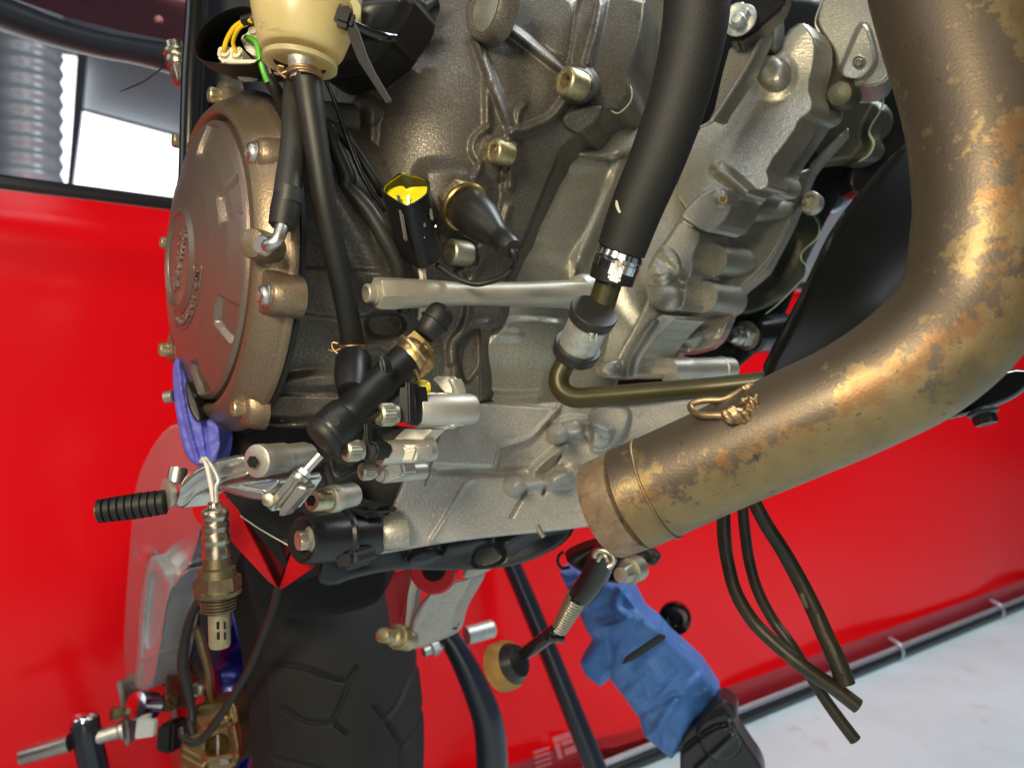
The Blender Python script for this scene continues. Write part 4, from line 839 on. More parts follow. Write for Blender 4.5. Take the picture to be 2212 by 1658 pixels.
# ------------------------------------------------------------------ pedal, foot peg, push rod
arm = relief('brake_pedal', Q(Z8, '440,400 470,330 500,270 560,220 640,190 810,150 830,270 700,300 560,350 520,400 480,425'),
    [(380, 1080, .455), (450, 1010, .45), (545, 985, .45), (540, 1030, .455), (420, 1060, .46)], [('seg', Q(Z8, '480,330 600,230 800,180'), .004, 22), ('seg', Q(Z8, '660,300 820,250'), .003, 10)], 'brushed', bike, 2.5, 8, .004, tuple(-N*.014))
part_label(arm, 'polished alloy brake pedal arm')
relief('pedal_web', Q(Z8, '640,310 820,290 950,270 960,300 890,350 880,390 700,345'), [(480, 1050, .45), (590, 1035, .44), (570, 1080, .445)], [('seg', Q(Z8, '680,315 870,350'), .003, 10)], 'brushed', bike, 2.5, 6, .003, tuple(-N*.012))
pv = rod('pedal_pivot', (*Z8(838, 195), .428), (*Z8(1090, 165), .47), [(0, 30), (.02, 36), (.14, 36), (.17, 34), (.5, 33), (.52, 29), (.9, 29), (.92, 25), (1, 25)], 'alloy', bike, seg=48)
rod('pivot_socket', (*Z8(824, 198), .4245), (*Z8(850, 195), .43), [(-.05, 14, 'h'), (0, 14, 'h'), (.1, 2)], 'hole', pv, seg=36)
pr_ = []
for i in range(9): t = i/9; k_ = 1+.08*math.sin(math.pi*t); pr_ += [(t, 21.5*k_), (t+.012, 25.5*k_), (t+.085, 26*k_), (t+.099, 21.5*k_)]
peg = rod('foot_peg', (*Z8(86, 434), .445), (*Z8(414, 388), .453), pr_, 'rubber', bike, seg=36, angle=50)
part_label(peg, 'ribbed black rubber toe peg')
rod('peg_cap', (*Z8(76, 435), .444), (*Z8(92, 433), .4445), [(0, 14), (.05, 17), (1, 18)], 'bronze_wire', bike, seg=32)
rod('peg_flange', (*Z8(405, 352), .455), (*Z8(440, 346), .458), [(0, 28), (.1, 33), (.6, 33), (1, 28)], 'alloy', bike, seg=40)
rod('peg_clamp', (*Z8(470, 225), .468), (*Z8(455, 300), .465), [(0, 14), (.05, 19), (.3, 20), (1, 19)], 'steel', bike, seg=36)
rod('push_rod', (*Z7(235, 915), .412), (*Z7(130, 1030), .408), [(0, 11), (1, 10)], 'steel', bike, seg=24)
rod('lock_nut', (*Z7(150, 1010), .408), (*Z7(110, 1060), .406), [(0, 17, 'h'), (.45, 18, 'h'), (.47, 14), (.6, 20), (1, 20)], 'steel', bike, seg=60)
cv = plate('clevis', Q(Z7, '60,1020 100,1060 70,1110 -50,1260 -100,1230 -10,1110'), .402, (.012, .014, .0), 'brushed', bike, .0015)
plate('clevis_fork', Q(Z7, '100,1090 165,1110 130,1150 0,1290 -20,1260 60,1150'), .400, (.003, .012, 0), 'brushed', cv, .0012)
rod('clevis_pin', (*Z8(895, 380), .398), (*Z8(935, 370), .412), [(0, 9), (.05, 14), (.6, 14), (.61, 10), (1, 10)], 'zinc', cv, seg=28)
# ------------------------------------------------------------------ dangling oxygen sensor
ox = thing('oxygen_sensor', 'dirty brass-coloured oxygen sensor hanging from two wires beside the swingarm', 'sensor', P(475, 1400, .44))
O0, O1 = (*Z8(642, 385), .440), (*Z8(668, 1080), .440)
rod('sensor_top', O0, O1, [(0, 8), (.005, 14), (.04, 14), (.05, 20), (.06, 26), (.09, 28.5), (.115, 28), (.13, 25), (.15, 28), (.18, 29), (.205, 26), (.22, 27), (.25, 30), (.28, 29), (.30, 27), (.33, 29.5), (.385, 29)], 'sensor_silver', ox, seg=44, angle=70)
rod('sensor_body', O0, O1, [(.38, 29), (.385, 27), (.45, 30), (.46, 38), (.52, 40), (.525, 42)], 'sensor_brown', ox, seg=44)
rod('sensor_hex', O0, O1, [(.515, 44, 'h'), (.525, 49, 'h'), (.60, 50, 'h'), (.61, 46), (.615, 49), (.64, 48), (.645, 38)], 'sensor_brown', ox, seg=60, angle=30)
thr = []
for i in range(5): t = .645+i*.021; thr += [(t, 33), (t+.007, 37), (t+.014, 37), (t+.02, 33)]
rod('sensor_thread', O0, O1, thr + [(.76, 24)], 'sensor_brown', ox, seg=44)
rod('sensor_tip', O0, O1, [(.74, 22), (.98, 22.5), (1.0, 20), (1.005, 3)], 'sensor_ash', ox, seg=44)
for yy in (978, 1027):
    for xx, wd_ in ((628, 3.0), (658, 5.0), (690, 3.0)):
        p = Z8(xx+ (yy-978)*.03, yy); o_ = box('vent_slot', P(p[0], p[1], .440-S(22.3, .44)*math.sqrt(max(0, 1-((xx-658)*.45274/22)**2))), (S(wd_, .44), .0008, S(15, .44)), 'hole', ox, bevel=0)
tube('sensor_wire', Q(Z8, '638,390,.440 625,310,.442 605,215,.445 590,185,.447 580,195,.449'), 5.2, 'wire_white', ox, seg=12)
tube('sensor_wire', Q(Z8, '650,390,.438 648,320,.438 660,285,.439 630,220,.443 600,180,.446'), 5.2, 'galvanised', ox, seg=12)
# ------------------------------------------------------------------ blue taped piece behind the cover and far-left fitting
relief('taped_bracket', Q(Z0, '372,780 392,770 410,850 425,900 470,905 480,950 470,1000 440,1015 400,990 385,920 375,860'), [(380, 800, .50), (460, 950, .49), (420, 900, .49), (400, 990, .49)], [('wob', .0012, 9), ('seg', [(385, 790), (400, 900), (430, 1000)], .004, 9), ('seg', [(440, 910), (450, 990)], -.003, 7)], 'violet_tape', bike, 2.5, 8, .004)
rod('frame_stud', (356, 858, .50), (374, 855, .50), [(0, 10), (.05, 13), (1, 13)], 'zinc_grey', bike)
relief('dark_gap', Q(Z0, '398,820 412,830 440,905 425,915 405,880'), [(400, 830, .485), (430, 910, .478), (410, 880, .48)], [], 'black_paint', bike, 2.5, 4, .002)
pt = tube('frame_tube', [(428, -60, .53), (424, 40, .53), (416, 160, .53), (411, 300, .53), (408, 420, .53)], [24, 23, 23, 22, 22], 'black_gloss', bike, seg=28)
plate('frame_backing', Q(Z0, '415,-40 560,-40 520,160 470,190 440,260 412,270'), .56, (0, .01, 0), 'navy_black', bike, .001)
bn = rod('hanging_union', (*Y1(1285, 315), .56), (*Y1(1352, 615), .56), [(0, 12), (.01, 17), (.2, 18), (.21, 25), (.28, 26), (.31, 22), (.36, 25), (.48, 26), (.58, 24), (.60, 20), (.66, 21, 'h'), (.97, 21, 'h'), (1, 17)], 'sensor_silver', bike, seg=48)
ct = tube('cable_tie', Q(Y1, '1240,475,.56 1180,520,.555 1070,600,.55 960,650,.545 885,682,.54'), [3, 4.5, 4.5, 4, 1.5], 'black_plastic', None, seg=8, flat=.4)
tag(ct, 'thin black cable tie tail pointing left in front of the window', 'cable tie')
# under-tail arch along the top left
def arch(poly_top, poly_bot, d0, d1): return [[P(x, y, d0) for x, y in poly_top], [P(x, y, d1) for x, y in poly_bot]]
tp = Q(Y1, '-300,-400 100,-300 500,-200 900,-120 1200,-60 1500,0'); md = Q(Y1, '-300,-120 100,-10 500,130 900,230 1200,290 1500,350'); bt = Q(Y1, '-300,120 0,245 300,350 560,430 900,490 1500,620')
tub = [[P(x, y, .95) for x, y in tp], [P(x, y, .80) for x, y in md]]
loft('tail_arch', tub, 'maroon', bike, False, False, 60, closed=False)
tube('tail_edge', [((a[0]+b[0])/2, (a[1]+b[1])/2, .80) for a, b in zip(md, bt)], [abs(b[1]-a[1])/2*.95 for a, b in zip(md, bt)], 'navy_black', bike, seg=24)
plate('tail_panel', Q(Y1, '740,-60 1450,-60 1450,140 1200,90 900,20'), .93, (0, .01, 0), 'sheen_pink', bike, .001)
rod('tail_rivet', (*Y1(1175, 148), .79), (*Y1(1175, 148), .80), [(0, 3), (.3, 7), (1, 9)], 'sheen_pink', bike, seg=20)
# ------------------------------------------------------------------ rear wheel
WC = Vector((-.332, .985, .346)); RW = .315
def proj(V):
    d = V[..., 1]; return CX+V[..., 0]/d*FPX, CY-(V[..., 2]-CAMZ)/d*FPX
ns_, nt_ = 150, 360
ang = np.concatenate([np.linspace(-2.75, -.62, 40, endpoint=False), np.linspace(-.62, .95, 250), np.linspace(.95, 3.5, 71)[1:]]); nt_ = len(ang)
sv = np.linspace(-.096, .096, ns_); q = np.abs(sv)/.096
rv = RW - .060*q**2.3 - .02*np.clip((q-.9)/.1, 0, 1)
def wpt(s, r, a): # a measured from forward F towards up
    return np.stack([WC.x+N.x*s+F.x*r*np.cos(a), WC.y+N.y*s+F.y*r*np.cos(a), WC.z+r*np.sin(a)+0*s], -1)
Sg, Ag = np.meshgrid(sv, ang, indexing='ij'); Rg = np.repeat(rv[:, None], nt_, 1)
Vg = wpt(Sg, Rg, Ag); px, py = proj(Vg)
front = (Ag > -.6) & (Ag < .93)
gd = np.zeros(px.shape)
for pl, wd_ in [(Q(Y7, '130,890 300,900 460,915 620,980 790,1040 850,930'), 7), (Q(Y7, '790,1040 760,1150 680,1320'), 7), (Q(Y7, '310,1215 400,1270 480,1320 600,1330 680,1325 780,1410'), 7), (Q(Y7, '1330,830 1230,1000 1150,1200 1060,1300'), 7), (Q(Y7, '980,1210 1060,1310 1180,1500 1180,1560 1140,1800'), 7), (Q(Y7, '1330,1210 1300,1370 1190,1510'), 6), (Q(Y7, '120,1540 300,1600 560,1660 800,1740'), 7)]:
    D = near(px, py, chaikin_open(pl, 2), False)[0]; gd = np.maximum(gd, sm((wd_-D)/4.0))
Rg = Rg - np.where(front, gd*.0035, 0)
Vg = wpt(Sg, Rg, Ag)
vs = Vg.reshape(-1, 3).tolist(); fs = [(i*nt_+j, i*nt_+j+1, (i+1)*nt_+j+1, (i+1)*nt_+j) for i in range(ns_-1) for j in range(nt_-1)]
me = bpy.data.meshes.new('tyre'); me.from_pydata(vs, [], fs); me.update(); shade(me, 60)
wheel = link('rear_tyre', me, 'tyre', bike); part_label(wheel, 'wide black rear tyre with cut tread grooves')
def wlathe(name, prof, mat, par, seg=96, **k): return lathe(name, WC, N, prof, mat, par, seg=seg, **k)
wlathe('rim', [(-.085, .238), (-.080, .228), (-.03, .20), (.03, .20), (.082, .226), (.088, .240), (.093, .240), (.093, .232), (.086, .215), (.05, .19), (.02, .185), (-.05, .19)], 'rim_blue', wheel, cap0=False, cap1=False)
wlathe('hub', [(-.06, .05), (-.05, .06), (.05, .06), (.07, .05), (.08, .02)], 'rim_blue', wheel, 40)
for k in range(5):
    a = 2*math.pi*k/5+.75; dr = F*math.cos(a)+UP*math.sin(a)
    tube3('spoke', [WC+N*.02+dr*.05, WC+N*.03+dr*.12, WC+N*.04+dr*.20], [.02, .016, .02], 'rim_blue', wheel, n=5, seg=14)
wlathe('brake_disc', [(.100, .108), (.100, .058), (.105, .058), (.105, .108), (.1, .108)], 'steel', wheel, 64, cap0=False, cap1=False)
# caliper
cal = relief('brake_caliper', Q(Y6, '1000,1330 1180,1300 1270,1285 1290,1400 1310,1500 1290,1680 980,1690 960,1600 985,1480 1040,1440'), [(410, 1540, .775), (500, 1520, .76), (510, 1640, .76), (410, 1650, .77)],
    [('seg', Q(Y6, '1060,1390 1200,1350'), .012, 20), ('seg', Q(Y6, '1090,1440 1220,1400'), .010, 16), ('poly', Q(Y6, '1110,1500 1230,1470 1230,1580 1110,1590'), -.016, 8), ('seg', Q(Y6, '980,1590 1090,1650'), .012, 18), ('seg', Q(Y6, '1120,1610 1260,1590'), .010, 18), ('seg', Q(Y6, '1260,1440 1290,1600'), .010, 16)], 'caliper_gold', bike, 2.5, 8, .006, (.01, .03, 0))
part_label(cal, 'gold rear brake caliper')
rod('caliper_pin', (*Y6(1175, 1475), .762), (*Y6(1175, 1610), .762), [(0, 4), (1, 4)], 'steel', cal, seg=14)
rod('caliper_pin', (*Y6(1195, 1620), .757), (*Y6(1240, 1612), .757), [(0, 8), (1, 8)], 'steel', cal, seg=14)
relief('caliper_bracket', Q(Y6, '900,1120 960,1060 1010,1180 1060,1290 1010,1330 930,1340 880,1290'), [(380, 1450, .80), (420, 1530, .79), (400, 1500, .79)], [('boss', *Y6(930, 1290), 14, .008, 6)], 'sensor_brown', bike, 3, 6, .004)
plate('black_clip', Q(Y6, '840,1430 930,1410 920,1580 860,1590 830,1560'), .79, (.01, .02, 0), 'black_plastic', bike, .003)
rod('bracket_bolt', (*Y6(1060, 1235), .78), (*Y6(1090, 1228), .80), [(0, 10), (.1, 15), (1, 15)], 'steel', bike, seg=24)
tube('torque_rod', Q(Y6, '1060,900,.76 1090,1000,.77 1120,1120,.78 1140,1290,.79'), [9, 10, 10, 9], 'bronze_wire', bike, seg=12)
# swingarm
sa = relief('swingarm', Q(Z8, '460,0 560,60 600,300 590,500 540,680 440,800 410,900 385,1100 340,1290 250,1290 230,1290 205,1110 215,900 245,520 260,340 290,230 370,80'),
    [(380, 920, .62), (300, 1050, .72), (440, 1050, .56), (420, 1200, .66), (280, 1350, .82), (345, 1350, .79), (330, 1480, .84), (270, 1480, .86), (450, 920, .56)],
    [('seg', Q(Z8, '330,640 300,900 270,1250'), .010, 26), ('seg', Q(Z8, '540,690 430,780 400,960 370,1270'), .016, 22), ('poly', Q(Z8, '330,610 420,760 400,1000 350,1200 290,1130 300,800'), -.010, 22), ('seg', Q(Z8, '270,560 275,640'), -.004, 12)], 'swing_alloy', bike, 2.5, 9, .008, (.02, .03, 0), hk=1.7)
relief('swingarm_beam', Q(Z8, '338,625 385,690 425,768 470,740 545,690 440,800 412,905 386,1100 346,1285 258,1285 266,1200 288,950 308,760'), [(322, 1190, .700), (370, 1260, .690), (300, 1380, .765), (345, 1380, .74), (320, 1480, .785), (410, 1225, .645)],
    [('seg', Q(Z8, '335,640 300,900 268,1270'), .006, 12), ('seg', Q(Z8, '425,775 400,960 352,1270'), .006, 12), ('seg', Q(Z8, '300,1140 370,1110'), .004, 9), ('poly', Q(Z8, '345,700 400,790 385,980 350,1080 315,1090 320,850'), -.008, 14)], 'beam_alloy', bike, 2.5, 7, .006, (.02, .03, 0))
part_label(sa, 'polished alloy swingarm reflecting the red banner')
relief('swingarm_inner', Q(Z8, '530,690 600,560 640,480 660,560 600,680 560,850 600,1000 560,1100 470,1290 380,1290 400,1100 430,850'), [(420, 1230, .70), (470, 1180, .66), (380, 1450, .82), (440, 1350, .8)], [('seg', Q(Z8, '500,750 440,960 400,1250'), .012, 20)], 'swing_grey', bike, 3, 8, .005, (.02, .03, 0))
rod('axle_block', (*Y6(730, 1320), .80), (*Y6(820, 1320), .82), [(0, 26), (.03, 29), (1, 29)], 'polished', bike, seg=36)
rod('axle', (*Y6(600, 1366), .80), (*Y6(900, 1320), .84), [(0, 14, 'h'), (.15, 14, 'h'), (.16, 9), (.26, 9), (.27, 16), (.38, 16), (.4, 11), (1, 11)], 'sensor_brown', bike, seg=36)
rod('axle_nut', (*Y6(840, 1310), .82), (*Y6(960, 1290), .84), [(0, 14), (.3, 14), (.35, 20, 'h'), (.7, 20, 'h'), (.72, 12), (1, 12)], 'sensor_brown', bike, seg=36)
part_label(plate('white_tag', Q(Y6, '735,1382 832,1405 822,1490 722,1503'), .80, (.002, .006, 0), 'white_tag', bike, .001), 'folded white tape tag under the axle')
tube('brake_line', Q(Y6, '1070,760,.70 1030,840,.72 1000,960,.74 985,1100,.75 1010,1220,.755 1030,1330,.755 1040,1440,.75'), [9, 10, 11, 12, 11, 9, 9], 'rubber_grey', bike, seg=14)
tube('sensor_cable', Q(Y6, '1500,690,.60 1470,800,.63 1420,940,.66 1350,1110,.69 1250,1280,.71 1170,1400,.72 1100,1490,.725 1040,1520,.725 985,1490,.73 975,1440,.735'), [9, 9, 9, 9, 9, 9, 9, 9, 7, 6], 'rubber_grey', bike, seg=14)
rod('line_fitting', (*Y6(1020, 1400), .75), (*Y6(1040, 1480), .745), [(0, 7), (.3, 9), (1, 10)], 'rubber', bike, seg=16)
# hugger facets: black gloss, the red ones carry the banner's reflection as painted colour
def facet(name, poly, mat, par): return plate(name, poly, None, (.0, .012, .0), mat, par, .0008)
hg = facet('chain_guard', [(*p, d) for p, d in zip(Q(Z8, '690,360 760,420 940,560 1010,600 945,805 850,640 760,470'), (.56, .55, .53, .52, .545, .56, .56))], 'black_gloss', bike)
facet('red_reflection_facet', [(*p, d) for p, d in zip(Q(Z8, '670,400 720,350 760,440 945,805 900,770 720,580'), (.55, .555, .55, .54, .55, .56))], 'red_paint_and_reflection', hg)
facet('red_reflection_facet', [(*p, d) for p, d in zip(Q(Z8, '1015,610 1050,620 1075,690 1120,700 960,808 950,800'), (.50, .495, .49, .485, .54, .542))], 'red_paint_and_reflection', hg)
tube('guard_edge', [(*p, .522) for p in Q(Z8, '765,455 860,520 1000,600')], 1.6, 'steel', hg, seg=6)
relief('tyre_shade_plate', Q(Z0, '525,1180 600,1150 835,1180 838,1290 760,1325 640,1335 560,1330 535,1270'), [(560, 1200, .64), (800, 1200, .66), (800, 1320, .68), (560, 1320, .66)], [], 'hole', bike, 4, 20, .012, (0, .06, 0))  # added black plate standing in for the shade over the tyre top
# red body parts around the mount
lathe('red_collar', P(*Z8(650, 400), .58), Vector((-.3, -1, 0)), [(-.01, .014), (0, .019), (.004, .020), (.004, .012)], 'red_paint_and_reflection', bike, seg=36)
# ------------------------------------------------------------------ chain side: guard plate, chain and bolt
sg = relief('sprocket_guard', Q(Y3, '290,650 330,420 480,270 620,250 700,205 690,260 590,420 560,560 520,600 400,650 320,670'), [(890, 1380, .70), (960, 1260, .66), (1010, 1240, .66), (970, 1380, .70)], [('seg', Q(Y3, '300,660 350,480 480,270'), .004, 12), ('boss', *Y3(290, 600), 20, .006, 8)], 'cast_sump', bike, 2.5, 6, .004, (.01, .012, 0))
part_label(sg, 'grey alloy plate low on the chain side')
plate('red_side_plate', Q(Y3, '130,230 330,160 300,330 250,560 180,560'), .72, (.01, .01, 0), 'red_paint_and_reflection', bike, .002)
plate('guard_strip', Q(Y3, '330,170 360,200 320,420 300,520 270,560 290,330'), .69, (.006, .01, 0), 'alloy', bike, .001)
lathe('rubber_bush', P(*Y3(450, 180), .645), Vector((-.2, -1, 0)), [(-.01, .020), (0, .022), (.002, .020), (.002, .010), (-.004, .009), (-.004, 0)], 'red_paint_and_reflection', bike, seg=36)
lathe('bush_hole', P(*Y3(455, 175), .642), Vector((-.2, -1, 0)), [(-.006, .0105), (.0005, .0105), (.0005, 0)], 'hole', bike, seg=30)
rod('guard_bolt', (*Y3(130, 580), .66), (*Y3(300, 600), .70), [(0, 10), (.02, 16), (.3, 16), (.32, 10), (.38, 20), (.55, 20), (.56, 26), (.95, 27)], 'zinc_rusty', bike, seg=32)
for k in range(11):
    t = k/10; x = 560+t*140; y = 520-t*290
    p = Y3(x+8, y); box('chain_link', P(p[0], p[1], .705), (.009, .014, .010), 'black_paint', bike, (Vector((.5, 0, .86)), Vector((0, 1, 0)), Vector((-.86, 0, .5))), .003)
relief('sump_cover', Q(Y3, '640,170 700,90 800,60 900,30 890,110 780,200 620,245'), [(1010, 1230, .63), (1090, 1180, .63), (1050, 1220, .63)], [], 'cast_sump', bike, 3, 6, .004)
# ------------------------------------------------------------------ side stand
ss = tube('side_stand', Q(Y3, '1560,20,.60 1500,100,.61 1430,240,.62 1350,350,.63'), [26, 29, 29, 27], 'black_gloss', bike, seg=28)
part_label(ss, 'folded black side stand with exposed spring')
spp = []; s0, s1 = P(*Y3(1335, 345), .625), P(*Y3(1225, 545), .64)
axs = (s1-s0); u_, v_, a_ = frame(axs)
for i in range(13*12+1):
    t = i/(13*12); th = 2*math.pi*t*13; r = S(22-6*t, .63); spp.append(s0+axs*t+u_*(r*math.cos(th))+v_*(r*math.sin(th)))
tube3('stand_spring', spp, S(2.6, .63), 'spring', ss, n=1, seg=8)
rod('spring_core', (*Y3(1335, 345), .63), (*Y3(1225, 545), .645), [(0, 16), (1, 11)], 'black_paint', ss)
tube('stand_leg', Q(Y3, '1250,500,.66 1180,570,.67 1060,660,.69 970,720,.70'), [12, 15, 15, 13], 'black_gloss', ss, seg=20)
rod('spring_anchor', (*Y3(1150, 590), .65), (*Y3(1240, 600), .66), [(0, 9), (.1, 12), (.5, 12), (.52, 8), (1, 10)], 'black_gloss', ss, seg=20)
rod('stand_foot', (*Y3(985, 735), .69), (*Y3(880, 775), .70), [(0, 22), (.05, 34), (.3, 40), (.5, 44), (.52, 40)], 'black_paint', ss, seg=40)
rod('foot_pad', (*Y3(940, 750), .695), (*Y3(850, 785), .705), [(0, 46), (.3, 52), (.85, 52), (1, 44)], 'foot_rubber', ss, seg=40)
rod('stand_pivot', (*Y3(1600, 215), .585), (*Y3(1700, 170), .61), [(0, 8), (.02, 17), (.2, 22, 'h'), (.5, 22, 'h'), (.52, 28), (1, 28)], 'zinc_grey', ss, seg=36)
tube('spring_hook', Q(Y3, '1440,100,.592 1450,70,.59 1490,62,.588 1540,80,.586 1560,120,.585 1545,150,.585 1520,165,.585'), 6.5, 'spring', ss, seg=10)
tube('spring_hook', Q(Y3, '1460,125,.592 1480,95,.59 1510,98,.588 1520,130,.588'), 5, 'spring', ss, seg=10)
relief('stand_bracket', Q(Y3, '1250,100 1420,20 1600,0 1850,70 1850,110 1810,165 1740,130 1700,230 1600,270 1440,240 1300,160'), [(1230, 1200, .64), (1350, 1180, .63), (1420, 1200, .63), (1350, 1240, .63)], [('wob', .004, 14)], 'rubber', bike, 3, 8, .006)
tube('stand_wire', Q(Y3, '1250,70,.66 1225,90,.66 1215,130,.66 1240,170,.66 1290,165,.66'), 3.5, 'rubber', bike, seg=8)
# ------------------------------------------------------------------ blue tape bundle and black lever behind
rc = random.Random(3); creases = []
for i in range(46):
    x_, y_ = rc.uniform(1230, 1580), rc.uniform(1240, 1640); a_ = rc.choice([.6, 2.1, 1.4, 2.6])+rc.uniform(-.3, .3); l_ = rc.uniform(25, 90)
    creases.append(('seg', [(x_, y_), (x_+l_*math.cos(a_), y_+l_*math.sin(a_))], rc.choice([-1, 1])*rc.uniform(.0012, .0035), rc.uniform(5, 11)))
bt_ = thing('taped_bundle', 'blue masking tape wrapped bundle with black end behind the side stand', 'tape bundle', P(1500, 1650, .8))
relief('blue_tape', Q(Y3, '1225,200 1330,180 1560,260 1640,270 1690,360 1740,460 1830,530 1900,610 2000,700 2100,790 2215,955 2150,1050 2070,1090 2010,1200 1915,1345 1850,1290 1745,1200 1715,1090 1620,960 1535,850 1475,898 1385,830 1350,750 1400,680 1435,620 1385,545 1360,480 1290,330'),
    [(1230, 1260, .80), (1370, 1280, .76), (1300, 1420, .80), (1420, 1400, .74), (1480, 1520, .75), (1400, 1560, .80), (1540, 1520, .80), (1450, 1620, .78), (1330, 1340, .75)],
    [('seg', Q(Y3, '1370,500 1560,560 1700,480'), .008, 24), ('seg', Q(Y3, '1600,800 1660,900 1900,1000'), .008, 30), ('seg', Q(Y3, '1480,580 1700,640 1900,780'), -.006, 24), ('seg', Q(Y3, '1720,1060 1900,960 2100,900'), -.006, 14), ('seg', Q(Y3, '1830,1150 1950,960 2100,830'), .008, 18), ('seg', Q(Y3, '1600,300 1560,420 1640,470'), .007, 16), ('wob', .0016, 17)] + creases, 'blue_tape', bt_, 2.5, 18, .014, (.01, .04, 0), 0)
plate('black_strap', Q(Y3, '1612,765 1640,720 1850,580 1885,592 1860,620 1690,735'), .728, (0, .006, 0), 'black_plastic', bt_, .001)
relief('black_end', Q(Y3, '2215,955 2300,1010 2330,1090') + Q(Y4, '300,1380 400,1540 480,1650 500,1760 0,1760 0,1500 40,1440 100,1390'), [(1500, 1600, .77), (1600, 1560, .76), (1640, 1700, .76), (1500, 1700, .78)], [('poly', Q(Y4, '60,1420 270,1330 290,1400 380,1560 200,1650'), .010, 8), ('seg', Q(Y4, '0,1560 180,1420 300,1400'), -.006, 10), ('seg', Q(Y4, '100,1660 300,1480'), .006, 12)], 'black_paint', bt_, 2.5, 8, .006, (.01, .03, 0))
lv = thing('black_lever', 'small black lever with round eye end beside the blue tape bundle', 'lever', P(1440, 1340, .85))
lathe('eye', P(*Y3(1935, 475), .85), Vector((-.25, -.93, .1)), [(-.008, .0125), (-.006, .0185), (.006, .0185), (.008, .016), (.008, .009), (-.002, .008), (-.002, 0)], 'black_gloss', lv, seg=40)
tube('arm', Q(Y3, '1740,470,.86 1800,480,.858 1880,490,.855'), [8, 11, 14], 'black_gloss', lv, seg=16)
# ------------------------------------------------------------------ link ball joint seen through the gap
rod('ball_joint', (*Z6(1500, 1085), .70), (*Z6(1790, 1050), .74), [(0, 9), (.02, 11), (.1, 12), (.12, 17), (.22, 18), (.23, 24, 'h'), (.40, 25, 'h'), (.41, 32), (.55, 34), (.58, 26), (.62, 36), (.72, 37), (.74, 36), (1, 37)], 'steel', bike, seg=48)
rod('joint_boot', (*Z6(1650, 1070), .715), (*Z6(1900, 1040), .75), [(0, 34), (.05, 40), (.6, 42), (1, 42)], 'black_gloss', bike, seg=40)
rod('cross_tube', (*Z6(1130, 1340), .60), (*Z6(1500, 1330), .64), [(-.3, 26), (0, 26), (.05, 28), (.1, 26), (.75, 25), (.76, 27), (.8, 27), (.81, 25), (1, 24)], 'alloy', bike, seg=36)
# ------------------------------------------------------------------ exhaust header
M('exhaust', (.34, .24, .11), .68, .34)
m = MATS['exhaust']; nt = m.node_tree; ns = nt.nodes; L = nt.links; b = ns['Principled BSDF']
ge = ns.new('ShaderNodeNewGeometry')
def nz(sc2, det=8, ro=.62, off=(0, 0, 0)):
    mp = ns.new('ShaderNodeMapping'); mp.inputs['Location'].default_value = off; L.new(ge.outputs['Position'], mp.inputs[0])
    n = ns.new('ShaderNodeTexNoise'); n.inputs['Scale'].default_value = sc2; n.inputs['Detail'].default_value = det; n.inputs['Roughness'].default_value = ro; L.new(mp.outputs[0], n.inputs['Vector']); return n.outputs[0]
def rp(src, stops):
    r = ns.new('ShaderNodeValToRGB'); e = r.color_ramp.elements
    e[0].position, e[0].color = stops[0][0], (*stops[0][1], 1); e[1].position, e[1].color = stops[-1][0], (*stops[-1][1], 1)
    for p_, c_ in stops[1:-1]: q_ = e.new(p_); q_.color = (*c_, 1)
    L.new(src, r.inputs[0]); return r.outputs[0]
def mx(f, a, c_):
    x = ns.new('ShaderNodeMix'); x.data_type = 'RGBA'; L.new(f, x.inputs[0])
    for i, v in ((6, a), (7, c_)):
        if hasattr(v, 'links'): L.new(v, x.inputs[i])
        else: x.inputs[i].default_value = (*v, 1)
    return x.outputs[2]
base = rp(nz(30, 4), [(.3, (.20, .145, .075)), (.5, (.29, .21, .10)), (.7, (.235, .18, .10))])
fa = ns.new('ShaderNodeAttribute'); fa.attribute_name = 'film'
def ma(op, a, c_):
    x = ns.new('ShaderNodeMath'); x.operation = op
    for i, v in ((0, a), (1, c_)):
        if hasattr(v, 'links'): L.new(v, x.inputs[i])
        else: x.inputs[i].default_value = v
    return x.outputs[0]
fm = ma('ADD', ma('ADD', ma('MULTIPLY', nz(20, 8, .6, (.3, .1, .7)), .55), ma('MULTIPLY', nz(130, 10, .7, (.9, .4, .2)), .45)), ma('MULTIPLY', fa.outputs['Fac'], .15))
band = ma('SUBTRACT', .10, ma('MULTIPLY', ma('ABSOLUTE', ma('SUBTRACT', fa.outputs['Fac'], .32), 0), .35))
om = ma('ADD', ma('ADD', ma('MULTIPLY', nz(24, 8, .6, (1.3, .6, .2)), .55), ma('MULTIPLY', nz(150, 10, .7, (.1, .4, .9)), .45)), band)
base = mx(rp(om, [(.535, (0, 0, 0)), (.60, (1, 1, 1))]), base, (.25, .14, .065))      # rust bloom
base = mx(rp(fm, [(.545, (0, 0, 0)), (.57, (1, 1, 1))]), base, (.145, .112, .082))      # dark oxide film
base = mx(rp(nz(240, 5, .6, (2, 0, 1)), [(.66, (0, 0, 0)), (.70, (1, 1, 1))]), base, (.085, .058, .035))      # specks
L.new(base, b.inputs['Base Color'])
ro_ = ns.new('ShaderNodeMapRange'); L.new(nz(60, 5), ro_.inputs[0]); ro_.inputs[3].default_value = .34; ro_.inputs[4].default_value = .52; L.new(ro_.outputs[0], b.inputs['Roughness'])
bp = ns.new('ShaderNodeBump'); bp.inputs['Strength'].default_value = .25; bp.inputs['Distance'].default_value = .0006; L.new(nz(700, 4), bp.inputs['Height']); L.new(bp.outputs[0], b.inputs['Normal'])
